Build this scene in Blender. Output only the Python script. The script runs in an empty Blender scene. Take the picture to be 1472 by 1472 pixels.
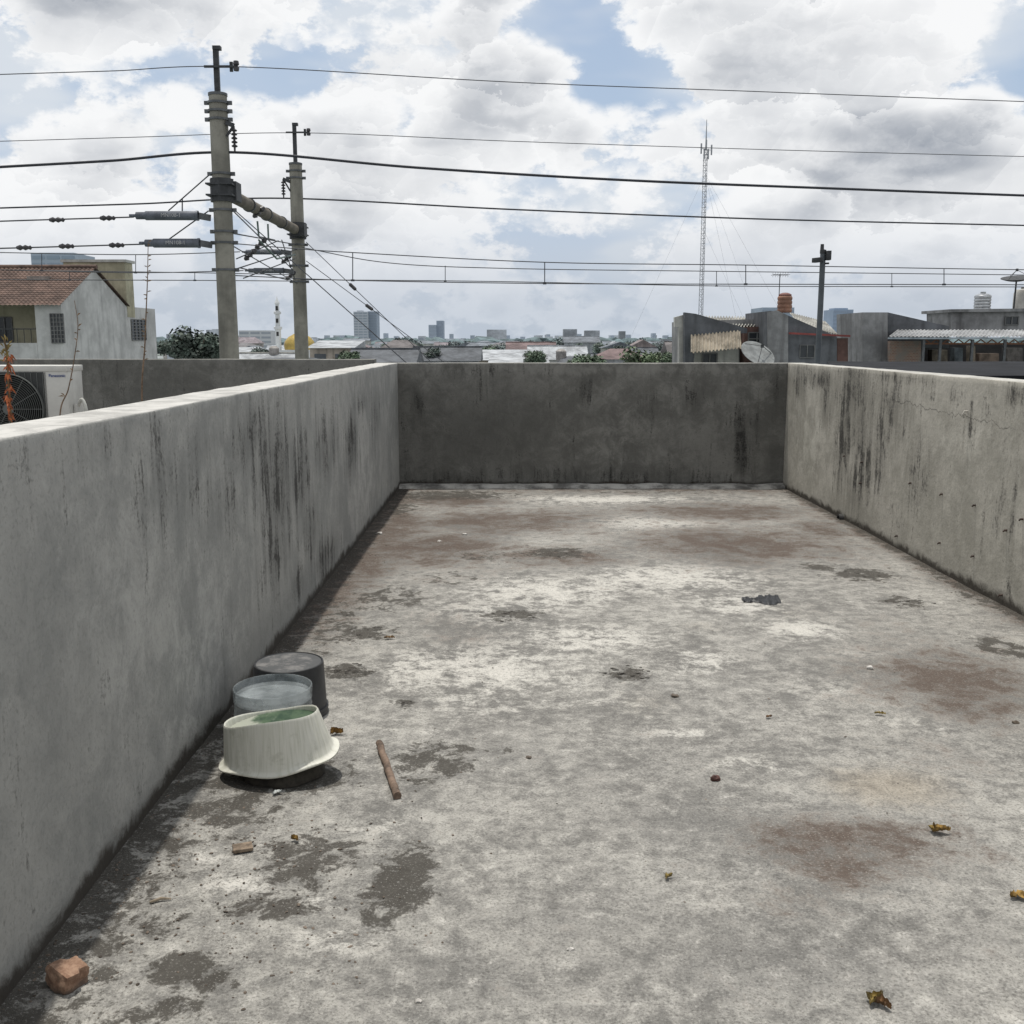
import bpy, bmesh, math, random
import numpy as np
from mathutils import Vector, Matrix, noise as mnoise
random.seed(7)
R = math.radians
scn = bpy.context.scene
COL = scn.collection
# ------------------------------------------------------------------ camera model
F = 1475.0; TH = math.atan(246 / F); H = 1.418
ct, st = math.cos(TH), math.sin(TH)
def ray(px, py):
    a = (px - 736) / F; b = (736 - py) / F
    return Vector((a, ct + b * st, -st + b * ct))
def P(px, py, Y):
    d = ray(px, py); t = Y / d.y
    return Vector((d.x * t, Y, H + d.z * t))
def G(px, py, z=0.0):
    d = ray(px, py); t = (z - H) / d.z
    return Vector((d.x * t, d.y * t, z))
def WX(px, py, x):
    d = ray(px, py); t = x / d.x
    return Vector((x, d.y * t, H + d.z * t))
GZ = -7.0
XL, XR, YB, HW = -1.105, 2.665, 10.0, 1.207
# ------------------------------------------------------------------ node helper
class NT:
    def __init__(s, tree): s.t = tree
    def put(s, sock, v):
        if isinstance(v, bpy.types.NodeSocket): s.t.links.new(v, sock)
        else:
            if isinstance(v, (tuple, list)) and sock.type == 'RGBA' and len(v) == 3: v = (*v, 1)
            sock.default_value = v
    def n(s, typ, ins=None, **props):
        nd = s.t.nodes.new(typ)
        for k, v in props.items(): setattr(nd, k, v)
        for k, v in (ins or {}).items(): s.put(nd.inputs[k], v)
        return nd
    def m(s, op, *a, clamp=False):
        nd = s.n('ShaderNodeMath', dict(enumerate(a)), operation=op); nd.use_clamp = clamp
        return nd.outputs[0]
    def vm(s, op, *a):
        nd = s.n('ShaderNodeVectorMath', dict(enumerate(a)), operation=op)
        return nd.outputs['Value'] if op in ('LENGTH', 'DOT_PRODUCT') else nd.outputs[0]
    def mix(s, f, a, b, mode='MIX'):
        nd = s.n('ShaderNodeMix', data_type='RGBA', blend_type=mode)
        s.put(nd.inputs[0], f); s.put(nd.inputs[6], a); s.put(nd.inputs[7], b)
        return nd.outputs[2]
    def noise(s, vec, scale, detail=6, rough=.55, dist=0.0):
        return s.n('ShaderNodeTexNoise', {'Vector': vec, 'Scale': scale, 'Detail': detail, 'Roughness': rough, 'Distortion': dist}).outputs[0]
    def mr(s, v, a, b, c=0.0, d=1.0, smooth=True):
        return s.n('ShaderNodeMapRange', {0: v, 1: a, 2: b, 3: c, 4: d}, interpolation_type='SMOOTHSTEP' if smooth else 'LINEAR').outputs[0]
    def comb(s, x, y, z): return s.n('ShaderNodeCombineXYZ', {0: x, 1: y, 2: z}).outputs[0]
    def sep(s, v): return s.n('ShaderNodeSeparateXYZ', {0: v}).outputs
    def obj(s): return s.n('ShaderNodeTexCoord').outputs['Object']
    def bump(s, h, strength, dist): return s.n('ShaderNodeBump', {'Strength': strength, 'Distance': dist, 'Height': h}).outputs[0]
def newmat(name):
    m = bpy.data.materials.new(name); m.use_nodes = True
    nt = NT(m.node_tree); b = m.node_tree.nodes['Principled BSDF']
    return m, nt, b
MATS = {}
def simple(name, c, rough=.75, var=.25, scale=4.0, metal=0.0, bump=0.0, bscale=60, alpha=1.0, streak=0.0, spec=.4):
    if name in MATS: return MATS[name]
    m, t, b = newmat(name); o = t.obj()
    f = t.mr(t.noise(o, scale, 5, .68), .34, .66)
    lo = tuple(x * (1 - var) for x in c); hi = tuple(min(1, x * (1 + var)) for x in c)
    col = t.mix(f, lo, hi)
    if streak:
        x, y, z = t.sep(o)
        sv = t.comb(t.m('MULTIPLY', t.m('ADD', x, y), 2.5), 0.0, t.m('MULTIPLY', z, .25))
        s_ = t.mr(t.noise(sv, 1.0, 4, .6), .48, .70)
        col = t.mix(t.m('MULTIPLY', s_, streak), col, tuple(x * .25 for x in c))
    t.put(b.inputs['Base Color'], col)
    b.inputs['Roughness'].default_value = rough; b.inputs['Metallic'].default_value = metal
    b.inputs['Specular IOR Level'].default_value = spec
    if alpha < 1: b.inputs['Alpha'].default_value = alpha
    if bump: t.put(b.inputs['Normal'], t.bump(t.noise(o, bscale, 3, .6), .6, bump))
    MATS[name] = m
    return m
HAZE_COL = (.40, .46, .54)
def hz(c, Y):  # distance haze mixed into the base colour, stronger farther away
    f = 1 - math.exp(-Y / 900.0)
    return tuple(a * (1 - f) + h * f for a, h in zip(c, HAZE_COL))
# ------------------------------------------------------------------ mesh builder
ORG = {}
class MB:
    def __init__(s): s.v = []; s.f = []
    def add(s, vs, fs):
        k = len(s.v); s.v += [Vector(v) for v in vs]; s.f += [tuple(i + k for i in f) for f in fs]; return s
    def box(s, c, size, rz=0.0):
        c = Vector(c); hx, hy, hz_ = [q / 2 for q in size]; M = Matrix.Rotation(rz, 3, 'Z')
        vs = [c + M @ Vector((x, y, z)) for z in (-hz_, hz_) for x, y in ((-hx, -hy), (hx, -hy), (hx, hy), (-hx, hy))]
        return s.add(vs, [(3, 2, 1, 0), (4, 5, 6, 7), (0, 1, 5, 4), (1, 2, 6, 5), (2, 3, 7, 6), (3, 0, 4, 7)])
    def b2(s, a, b): # box by two corners
        a = Vector(a); b = Vector(b)
        return s.box((a + b) / 2, tuple(abs(q) for q in (b - a)))
    def prism(s, pts, dv):
        n = len(pts); dv = Vector(dv); vs = [Vector(p) for p in pts] + [Vector(p) + dv for p in pts]
        return s.add(vs, [tuple(range(n)), tuple(range(2 * n - 1, n - 1, -1))] + [(i, i + n, (i + 1) % n + n, (i + 1) % n) for i in range(n)])
    def pprism(s, pix, Y, d): return s.prism([P(x, y, Y) for x, y in pix], (0, d, 0))
    def tube(s, p0, p1, r0, r1=None, seg=10): return s.poly([p0, p1], [r0, r0 if r1 is None else r1], seg)
    def poly(s, pts, r, seg=8):
        pts = [Vector(p) for p in pts]; n = len(pts)
        rs = r if isinstance(r, list) else [r] * n
        vs = []; prev = None
        for i, p in enumerate(pts):
            d = (pts[min(i + 1, n - 1)] - pts[max(i - 1, 0)]).normalized()
            a = prev if prev is not None else (Vector((0, 0, 1)) if abs(d.z) < .9 else Vector((1, 0, 0)))
            u = (a - d * a.dot(d)).normalized(); w = d.cross(u); prev = u
            for k in range(seg):
                an = 2 * math.pi * k / seg
                vs.append(p + (u * math.cos(an) + w * math.sin(an)) * rs[i])
        fs = [(i * seg + k, i * seg + (k + 1) % seg, (i + 1) * seg + (k + 1) % seg, (i + 1) * seg + k) for i in range(n - 1) for k in range(seg)]
        fs += [tuple(range(seg - 1, -1, -1)), tuple(range((n - 1) * seg, n * seg))]
        return s.add(vs, fs)
    def bar(s, p0, p1, w, h):
        p0 = Vector(p0); p1 = Vector(p1); d = (p1 - p0).normalized()
        a = Vector((0, 0, 1)) if abs(d.z) < .9 else Vector((0, 1, 0))
        u = d.cross(a).normalized() * w / 2; v = u.cross(d).normalized() * h / 2
        vs = [q + x * u + y * v for q in (p0, p1) for x, y in ((-1, -1), (1, -1), (1, 1), (-1, 1))]
        return s.add(vs, [(3, 2, 1, 0), (4, 5, 6, 7), (0, 1, 5, 4), (1, 2, 6, 5), (2, 3, 7, 6), (3, 0, 4, 7)])
    def lathe(s, prof, M, seg=32, sx=1.0, sy=1.0, fn=None):
        if not isinstance(M, Matrix): M = Matrix.Translation(Vector(M))
        vs = []; n = len(prof)
        for r, z in prof:
            for k in range(seg):
                an = 2 * math.pi * k / seg
                p = Vector((r * sx * math.cos(an), r * sy * math.sin(an), z))
                if fn: p = fn(p, an)
                vs.append(M @ p)
        fs = [(i * seg + k, i * seg + (k + 1) % seg, (i + 1) * seg + (k + 1) % seg, (i + 1) * seg + k) for i in range(n - 1) for k in range(seg)]
        if prof[0][0] > 1e-4: fs.append(tuple(range(seg - 1, -1, -1)))
        if prof[-1][0] > 1e-4: fs.append(tuple(range((n - 1) * seg, n * seg)))
        return s.add(vs, fs)
    def corr(s, A, B, C, waves, amp, steps=1, sub=6, stepz=0.0):
        A, B, C = Vector(A), Vector(B), Vector(C); nrm = (B - A).cross(C - A).normalized()
        if nrm.z < 0: nrm = -nrm
        nx = waves * sub; vs = []; fs = []
        rows = []
        for j in range(steps):
            rows += [(j / steps, stepz), ((j + 1) / steps, 0.0)] if stepz else ([(0, 0)] if j == 0 else []) + [((j + 1) / steps, 0)]
        for tv, oz in rows:
            for i in range(nx + 1):
                u = i / nx
                vs.append(A + (B - A) * u + (C - A) * tv + nrm * (amp * math.sin(2 * math.pi * waves * u) + oz))
        w = nx + 1
        for j in range(len(rows) - 1):
            for i in range(nx): fs.append((j * w + i, j * w + i + 1, (j + 1) * w + i + 1, (j + 1) * w + i))
        return s.add(vs, fs)
    def chunk(s, c, size, seed, sub=3, rough=.35, rz=0):
        bm = bmesh.new(); bmesh.ops.create_icosphere(bm, subdivisions=sub, radius=1)
        off = Vector((seed * 3.1, seed * 1.7, seed * .9)); M = Matrix.Rotation(rz, 3, 'Z'); vs = []
        for v in bm.verts:
            q = v.co.copy(); k = 1 + rough * (mnoise.noise(q * 1.3 + off) + .5 * mnoise.noise(q * 3.1 + off))
            q *= k; vs.append(Vector(c) + M @ Vector((q.x * size[0], q.y * size[1], q.z * size[2])))
        fs = [tuple(v.index for v in f.verts) for f in bm.faces]; bm.free()
        return s.add(vs, fs)
    def build(s, name, mat, parent=None, label=None, cat=None, group=None, kind=None, smooth=True, bevel=0.0, recalc=True, ang=35):
        if parent is not None: org = ORG[parent.name]
        else:
            mn = [min(v[i] for v in s.v) for i in range(3)]; mx = [max(v[i] for v in s.v) for i in range(3)]
            org = Vector(((mn[0] + mx[0]) / 2, (mn[1] + mx[1]) / 2, mn[2]))
        me = bpy.data.meshes.new(name)
        me.from_pydata([v - org for v in s.v], [], s.f)
        if recalc or bevel:
            bm = bmesh.new(); bm.from_mesh(me)
            if recalc: bmesh.ops.recalc_face_normals(bm, faces=bm.faces)
            if bevel:
                es = [e for e in bm.edges if len(e.link_faces) == 2 and e.calc_face_angle(0) > .5]
                bmesh.ops.bevel(bm, geom=es, offset=bevel, segments=2, affect='EDGES', profile=.6)
            bm.to_mesh(me); bm.free()
        if smooth:
            me.polygons.foreach_set('use_smooth', [True] * len(me.polygons))
            me.set_sharp_from_angle(angle=R(ang))
        me.materials.append(mat)
        o = bpy.data.objects.new(name, me); COL.objects.link(o)
        if parent is not None: o.parent = parent
        else: o.location = org
        ORG[o.name] = org
        if label: o['label'] = label
        if cat: o['category'] = cat
        if group: o['group'] = group
        if kind: o['kind'] = kind
        return o
def thing(name, label, cat, loc, group=None):
    o = bpy.data.objects.new(name, None); COL.objects.link(o); o.location = loc; o.empty_display_size = .1
    o['label'] = label; o['category'] = cat
    if group: o['group'] = group
    ORG[o.name] = Vector(loc)
    return o
def text_part(name, txt, size, mat, parent, M, ext=.0015):
    cu = bpy.data.curves.new('tmp_text', 'FONT'); cu.body = txt; cu.size = size; cu.extrude = ext
    cu.align_x = 'CENTER'; cu.align_y = 'CENTER'
    to = bpy.data.objects.new('tmp_text', cu); COL.objects.link(to)
    dg = bpy.context.evaluated_depsgraph_get()
    me = bpy.data.meshes.new_from_object(to.evaluated_get(dg)); me.name = name
    bpy.data.objects.remove(to)
    me.transform(Matrix.Translation(-ORG[parent.name]) @ M)
    me.materials.clear(); me.materials.append(mat)
    o = bpy.data.objects.new(name, me); COL.objects.link(o); o.parent = parent; ORG[o.name] = ORG[parent.name]
    return o
def catmull(pts, n=10):
    pts = [Vector(p) for p in pts]
    if len(pts) < 3: return pts
    q = [pts[0] * 2 - pts[1]] + pts + [pts[-1] * 2 - pts[-2]]; out = []
    for i in range(1, len(q) - 2):
        for k in range(n):
            t = k / n
            out.append(.5 * ((2 * q[i]) + (q[i + 1] - q[i - 1]) * t + (2 * q[i - 1] - 5 * q[i] + 4 * q[i + 1] - q[i + 2]) * t * t + (3 * q[i] - q[i - 1] - 3 * q[i + 1] + q[i + 2]) * t ** 3))
    return out + [pts[-1]]
# ------------------------------------------------------------------ floor
def gauss(px, py, rx, ry, s=1.0):
    c = G(px, py); rxm = G(px + rx, py).x - c.x; rym = abs(G(px, py - ry).y - G(px, py + ry).y) / 2
    return (c.x, c.y, rxm, rym, s)
BROWN = [gauss(*a) for a in [(560, 760, 80, 40, 1), (480, 860, 50, 50, 1), (620, 790, 150, 30, 1), (720, 748, 190, 22, .95), (800, 800, 130, 18, .85),
    (1060, 780, 180, 30, 1), (1040, 737, 160, 16, .95), (1180, 760, 70, 18, .8), (1370, 975, 150, 56, 1), (1230, 1215, 150, 50, 1), (1440, 1000, 70, 40, .8),
    (1090, 745, 60, 10, .6), (1330, 1070, 90, 35, .45), (640, 900, 90, 30, .45), (1150, 1290, 100, 40, .5), (450, 930, 40, 30, .7), (650, 720, 90, 9, 1), (1270, 900, 110, 26, .4), (930, 775, 100, 14, .6), (520, 820, 60, 40, .9)]]
DARK = [gauss(*a) for a in [(620, 1095, 62, 34, .9), (575, 1265, 54, 64, 1), (545, 1320, 35, 25, .9), (440, 1235, 90, 50, .9), (390, 1305, 90, 20, .95), (270, 1400, 80, 36, .95), (250, 1450, 70, 25, .9),
    (1240, 826, 50, 11, 1), (1300, 866, 28, 9, 1), (1440, 930, 44, 22, .85), (1180, 815, 34, 8, .85), (500, 965, 40, 12, 1), (520, 910, 54, 13, 1), (905, 970, 34, 10, 1), (580, 1010, 18, 8, 1),
    (735, 885, 50, 10, 1), (800, 795, 50, 9, 1), (400, 1120, 120, 40, .95), (340, 1165, 70, 34, .9), (640, 712, 110, 8, 1), (560, 860, 70, 20, .75), (1230, 740, 34, 9, .7), (1410, 860, 34, 15, .8),
    (720, 1080, 50, 20, .5), (190, 1290, 50, 36, .8), (640, 830, 70, 11, .6), (950, 706, 180, 6, .5), (480, 900, 34, 40, .7), (560, 730, 50, 16, .8), (700, 800, 60, 9, .6)]]
WHITE = [gauss(*a) for a in [(1160, 905, 60, 14, 1), (840, 920, 100, 20, .9), (930, 752, 130, 12, .9), (780, 850, 140, 26, .85), (1000, 950, 60, 20, .8), (1090, 1100, 60, 14, .6), (640, 1050, 40, 10, .6), (960, 830, 150, 22, .9),
    (650, 760, 40, 10, .5), (980, 1055, 40, 8, .7), (600, 960, 70, 34, .8), (1390, 830, 60, 20, .5), (700, 1250, 60, 20, .35), (870, 718, 150, 7, .9), (350, 1270, 60, 14, .8), (700, 965, 140, 50, .8), (450, 1300, 60, 14, .7), (300, 1230, 60, 14, .7), (1310, 1040, 80, 18, .5), (540, 1180, 60, 20, .5), (1200, 990, 90, 16, .5), (480, 1350, 80, 24, .5), (1060, 870, 80, 16, .8), (700, 880, 110, 24, .7), (1250, 940, 80, 14, .6), (880, 1010, 120, 20, .4)]]
YEL = [gauss(*a) for a in [(1280, 1130, 120, 40, .8), (930, 1010, 100, 30, .4), (1140, 880, 80, 30, .35), (1010, 900, 60, 14, .4)]]
DAMP = [gauss(*a) for a in [(1000, 1180, 150, 60, .7), (1120, 1380, 260, 70, .8), (840, 1300, 160, 70, .6), (720, 1080, 80, 40, .6), (660, 1400, 100, 50, .7), (1000, 1000, 120, 20, .5), (1400, 1350, 120, 60, .5), (1330, 1180, 140, 60, .4), (900, 1100, 120, 40, .5), (640, 1000, 70, 20, .4)]]
def field(X, Y, lst, p=.9):
    o = np.zeros_like(X)
    for cx, cy, rx, ry, s in lst: o = np.maximum(o, s * np.exp(-p * (((X - cx) / rx) ** 2 + ((Y - cy) / ry) ** 2)))
    return o
def field4(X, Y, lst):
    o = np.zeros_like(X)
    for cx, cy, rx, ry, s in lst: o = np.maximum(o, s * np.exp(-.8 * (((X - cx) / rx) ** 2 + ((Y - cy) / ry) ** 2) ** 1.5))
    return o
xs = np.linspace(XL - .03, XR + .03, 210); ys = np.linspace(-2.5, YB + .03, 640)
X, Y_ = np.meshgrid(xs, ys)
Z = np.zeros_like(X)
for j in range(0, len(ys)):
    for i in range(0, len(xs)):
        q = Vector((xs[i] * 1.1, ys[j] * 1.1, 0))
        Z[j, i] = .006 * mnoise.noise(q) + .002 * mnoise.noise(q * 5)
verts = np.stack([X.ravel(), Y_.ravel(), Z.ravel()], 1)
nx = len(xs); idx = np.arange(len(ys) * nx).reshape(len(ys), nx)
faces = np.stack([idx[:-1, :-1].ravel(), idx[:-1, 1:].ravel(), idx[1:, 1:].ravel(), idx[1:, :-1].ravel()], 1)
me = bpy.data.meshes.new('floor'); me.from_pydata(verts.tolist(), [], faces.tolist())
col = np.zeros((len(verts), 4), np.float32); col2 = np.zeros((len(verts), 4), np.float32)
dl = X - XL; dr = XR - X; db = YB - Y_
br = np.maximum(field(X, Y_, BROWN, .8), 1.0 * np.exp(-(dl / .30) ** 2) * np.clip((Y_ - 2.6) / 2.5, 0, 1))
br = np.maximum(br, .9 * np.exp(-(dr / .16) ** 2)); br = np.maximum(br, .75 * np.exp(-(db / .6) ** 2))
dk = np.maximum(field4(X, Y_, DARK), 1.0 * np.exp(-(dl / .15) ** 2)); dk = np.maximum(dk, 1.0 * np.exp(-(dr / .10) ** 2)); dk = np.maximum(dk, .9 * np.exp(-(db / .18) ** 2) * (.6 + .4 * (X < 1.2)))
dk = np.maximum(dk, .72 * np.exp(-(dl / .40) ** 2) * np.clip((4.4 - Y_) / 1.0, 0, 1))
col[:, 0] = br.ravel(); col[:, 1] = dk.ravel(); col[:, 2] = field(X, Y_, WHITE).ravel(); col[:, 3] = field(X, Y_, YEL).ravel()
col2[:, 0] = field(X, Y_, DAMP).ravel(); col2[:, 3] = 1
at = me.attributes.new('stain', 'FLOAT_COLOR', 'POINT'); at.data.foreach_set('color', col.ravel())
at = me.attributes.new('damp', 'FLOAT_COLOR', 'POINT'); at.data.foreach_set('color', col2.ravel())
me.polygons.foreach_set('use_smooth', [True] * len(me.polygons))
m, t, b = newmat('weathered_concrete_floor'); o = t.obj()
an = t.n('ShaderNodeAttribute', attribute_name='stain'); sr = t.n('ShaderNodeSeparateColor', {0: an.outputs['Color']}).outputs; ay = an.outputs['Alpha']
dmp = t.n('ShaderNodeSeparateColor', {0: t.n('ShaderNodeAttribute', attribute_name='damp').outputs['Color']}).outputs[0]
nb = t.noise(o, 1.1, 4, .62, .4)
nm = t.noise(o, 13, 6, .80, .2)
ng = t.noise(o, 130, 3, .8)
nd = t.noise(t.vm('ADD', o, (2.3, 1.1, 5.0)), 4.0, 8, .80, .3)
ne = t.noise(t.vm('ADD', o, (7.3, 2.1, 4.0)), 10, 6, .76, .3)
f = t.m('ADD', t.m('ADD', t.m('MULTIPLY', nb, .22), t.m('MULTIPLY', nm, .50)), t.m('MULTIPLY', nd, .35))
base = t.mix(t.mr(f, .44, .65), (.155, .150, .140), (.420, .406, .372))
# large grey damp regions
dv = t.m('ADD', t.m('MULTIPLY', dmp, .55), t.m('MULTIPLY', t.m('SUBTRACT', nd, .5), 1.6))
base = t.mix(t.m('MULTIPLY', t.mr(dv, .02, .60), .50), base, (.138, .135, .129))
# lime bloom, worn and broken
w = t.m('ADD', t.m('ADD', t.m('MULTIPLY', sr[2], .36), t.m('SUBTRACT', nd, .52)), t.m('MULTIPLY', t.m('SUBTRACT', nm, .5), .8))
base = t.mix(t.m('MULTIPLY', t.mr(w, .10, .34), .85), base, (.58, .56, .515))
base = t.mix(t.m('MULTIPLY', t.mr(nm, .60, .67), .55), base, (.53, .51, .475))
# yellow tint
base = t.mix(t.m('MULTIPLY', t.mr(t.m('ADD', ay, t.m('SUBTRACT', nm, .5)), .25, .9), .42), base, (.25, .195, .125))
# brown grime
bw = t.m('ADD', t.m('ADD', t.m('MULTIPLY', sr[0], .78), t.m('MULTIPLY', t.m('SUBTRACT', nd, .52), 2.5)), t.m('MULTIPLY', t.m('SUBTRACT', nm, .5), 1.4))
base = t.mix(t.m('MULTIPLY', t.mr(bw, .14, .82), .90), base, (.080, .055, .042))
# dark moss, also dark tone under the basin and along the left wall
dw = t.m('ADD', t.m('ADD', t.m('MULTIPLY', sr[1], .86), t.m('MULTIPLY', t.m('SUBTRACT', ne, .53), 2.9)), t.m('MULTIPLY', t.m('SUBTRACT', nm, .5), .9))
base = t.mix(t.m('MULTIPLY', t.mr(dw, .36, .64), .88), base, (.048, .043, .036))
# grit: dark pits and pale grains
base = t.mix(t.m('MULTIPLY', t.mr(ng, .51, .64), .58), base, (.068, .065, .059))
base = t.mix(t.m('MULTIPLY', t.mr(ng, .43, .33), .32), base, (.58, .565, .53))
t.put(b.inputs['Base Color'], base); b.inputs['Roughness'].default_value = .92; b.inputs['Specular IOR Level'].default_value = .2
t.put(b.inputs['Normal'], t.bump(t.noise(o, 26, 5, .82), .9, .012))
me.materials.append(m)
fo = bpy.data.objects.new('floor', me); COL.objects.link(fo); fo['kind'] = 'structure'
# ------------------------------------------------------------------ parapet walls
def wallmat(name, c1, c2, dark, streakcol=(.026, .025, .023), crack=None, basemoss=(.028, .022, .016), topcol=None, runs=.16):
    m, t, b = newmat(name); o = t.obj(); x, y, z = t.sep(o)
    an = t.n('ShaderNodeAttribute', attribute_name='stain'); sr = t.n('ShaderNodeSeparateColor', {0: an.outputs['Color']}).outputs
    al = t.m('ADD', x, y)
    n1 = t.noise(o, 1.3, 5, .66, .8); n2 = t.noise(o, 6, 6, .74, .4); n3 = t.noise(o, 70, 2, .7)
    f = t.m('ADD', t.m('MULTIPLY', n1, .55), t.m('MULTIPLY', n2, .5))
    base = t.mix(t.mr(f, .42, .64), c1, c2)
    base = t.mix(t.m('MULTIPLY', t.mr(n3, .50, .68), .22), base, tuple(q * .5 for q in c1))
    wv = t.m('ADD', t.m('MULTIPLY', sr[2], .5), t.m('MULTIPLY', t.m('SUBTRACT', n2, .5), 1.3))
    base = t.mix(t.m('MULTIPLY', t.mr(wv, .1, .5), .5), base, tuple(min(.6, q * 1.35) for q in c2))
    gv = t.m('ADD', t.m('MULTIPLY', sr[1], .7), t.m('MULTIPLY', t.m('SUBTRACT', n1, .5), 1.3))
    base = t.mix(t.m('MULTIPLY', t.mr(gv, .15, .7), .65), base, dark)
    v2 = t.comb(al, 0.0, t.m('MULTIPLY', z, .12)); s1 = t.noise(v2, 12, 6, .72, .12)
    wash = t.m('ADD', t.m('MULTIPLY', sr[0], .80), t.m('MULTIPLY', t.m('SUBTRACT', s1, .5), 1.4))
    base = t.mix(t.m('MULTIPLY', t.mr(wash, .10, .90), .60), base, tuple(q * .40 for q in c1))
    sv = t.m('ADD', t.m('ADD', t.m('MULTIPLY', sr[0], .66), t.m('MULTIPLY', t.m('SUBTRACT', s1, .5), 2.3)), t.m('MULTIPLY', t.m('SUBTRACT', n2, .5), 2.2))
    sv = t.m('ADD', sv, t.m('MULTIPLY', t.m('SUBTRACT', n3, .5), .8))
    base = t.mix(t.m('MULTIPLY', t.mr(sv, .30, .90), .86), base, streakcol)
    base = t.mix(t.m('MULTIPLY', t.mr(s1, .55, .72), runs), base, tuple(q * .5 for q in c1))
    base = t.mix(t.m('MULTIPLY', t.mr(s1, .43, .30), runs), base, tuple(q * 1.25 for q in c2))
    if crack:
        a0, z0, sl, amin = crack
        wob = t.m('MULTIPLY', t.m('SUBTRACT', t.noise(t.comb(al, 0.0, 0.0), 6, 5, .65), .5), .16)
        dz = t.m('ABSOLUTE', t.m('SUBTRACT', z, t.m('ADD', t.m('ADD', z0, wob), t.m('MULTIPLY', t.m('SUBTRACT', al, a0), sl))))
        cm = t.m('MULTIPLY', t.mr(dz, .001, .005, 1, 0), t.mr(al, amin, amin - .5, 0, 1))
        cm = t.m('MULTIPLY', cm, t.mr(n1, .40, .52))
        base = t.mix(t.m('MULTIPLY', cm, .6), base, (.05, .048, .045))
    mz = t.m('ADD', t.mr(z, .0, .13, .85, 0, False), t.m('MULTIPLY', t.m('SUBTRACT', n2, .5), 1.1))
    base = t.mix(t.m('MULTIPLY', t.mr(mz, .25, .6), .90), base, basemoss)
    if topcol:  # upward faces paler: light-coloured top with sunlit brightness put into the colour
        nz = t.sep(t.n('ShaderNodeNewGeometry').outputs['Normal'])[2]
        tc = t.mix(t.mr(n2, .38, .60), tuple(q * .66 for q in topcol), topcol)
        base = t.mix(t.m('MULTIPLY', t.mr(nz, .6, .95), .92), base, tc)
    t.put(b.inputs['Base Color'], base); b.inputs['Roughness'].default_value = .88; b.inputs['Specular IOR Level'].default_value = .25
    t.put(b.inputs['Normal'], t.bump(t.noise(o, 9, 5, .72), .7, .008))
    return m
def parapet(A, B, inn, thick, h, z0, mat, label, stains, ds=.03):
    """A->B along the inner face, inn = 2D normal towards the terrace; stains: (s, z, rs, rz, channel, strength)"""
    A = Vector((*A, 0)); B = Vector((*B, 0)); L = (B - A).length; T = (B - A) / L; N = Vector((*inn, 0))
    bv = .006
    prof = [(0, z) for z in np.linspace(z0, h - bv, 44)] + [(.0018, h - .0018), (bv, h)] + [(d, h) for d in np.linspace(bv + .02, thick - bv - .02, 6)] + [(thick - bv, h), (thick - .0018, h - .0018), (thick, h - bv), (thick, h * .5), (thick, z0)]
    n = int(L / ds) + 1; S = np.linspace(0, L, n); vs = []; cols = []
    for s_ in S:
        base = A + T * s_
        for d, z in prof:
            p = base - N * d + Vector((0, 0, z))
            w = .005 * mnoise.noise(p * .9) + .002 * mnoise.noise(p * 4)
            dz = (.006 * mnoise.noise(Vector((s_ * .7, 3.3, d))) + .0025 * mnoise.noise(Vector((s_ * 5, 1.1, d * 6)))) if z > h - .05 else 0
            if z > h - .03: w += .003 * mnoise.noise(p * 14)
            vs.append(p + N * w + Vector((0, 0, dz)))
            c = [0, 0, 0, 1]
            if d < .05:
                for (a, zz, ra, rz, ch, stg) in stains:
                    e = stg * math.exp(-.9 * (((s_ - a) / ra) ** 2 + ((z - zz) / rz) ** 2))
                    if e > c[ch]: c[ch] = e
            cols += c
    k = len(prof)
    fs = [(i * k + j, i * k + j + 1, (i + 1) * k + j + 1, (i + 1) * k + j) for i in range(n - 1) for j in range(k - 1)]
    fs += [tuple(range(k)), tuple(range((n - 1) * k, n * k))]
    mb = MB().add(vs, fs); o = mb.build('parapet_wall', mat, label=label, cat='wall', smooth=True, ang=60)
    at = o.data.attributes.new('stain', 'FLOAT_COLOR', 'POINT'); at.data.foreach_set('color', np.array(cols, np.float32))
    return o
def LS(px, py, rpx, rpy, ch, s):
    c = WX(px, py, XL); a = WX(px + rpx, py, XL); b_ = WX(px, py - rpy, XL)
    return (c.y + 2.5, c.z, abs(a.y - c.y), abs(b_.z - c.z), ch, s)
def RS(px, py, rpx, rpy, ch, s):
    c = WX(px, py, XR); a = WX(px + rpx, py, XR); b_ = WX(px, py - rpy, XR)
    return (c.y + 2.5, c.z, abs(a.y - c.y), abs(b_.z - c.z), ch, s)
def BS(px, py, rpx, rpy, ch, s):
    c = P(px, py, YB); a = P(px + rpx, py, YB); b_ = P(px, py - rpy, YB)
    return (c.x + 1.33, c.z, abs(a.x - c.x), abs(b_.z - c.z), ch, s)
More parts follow.
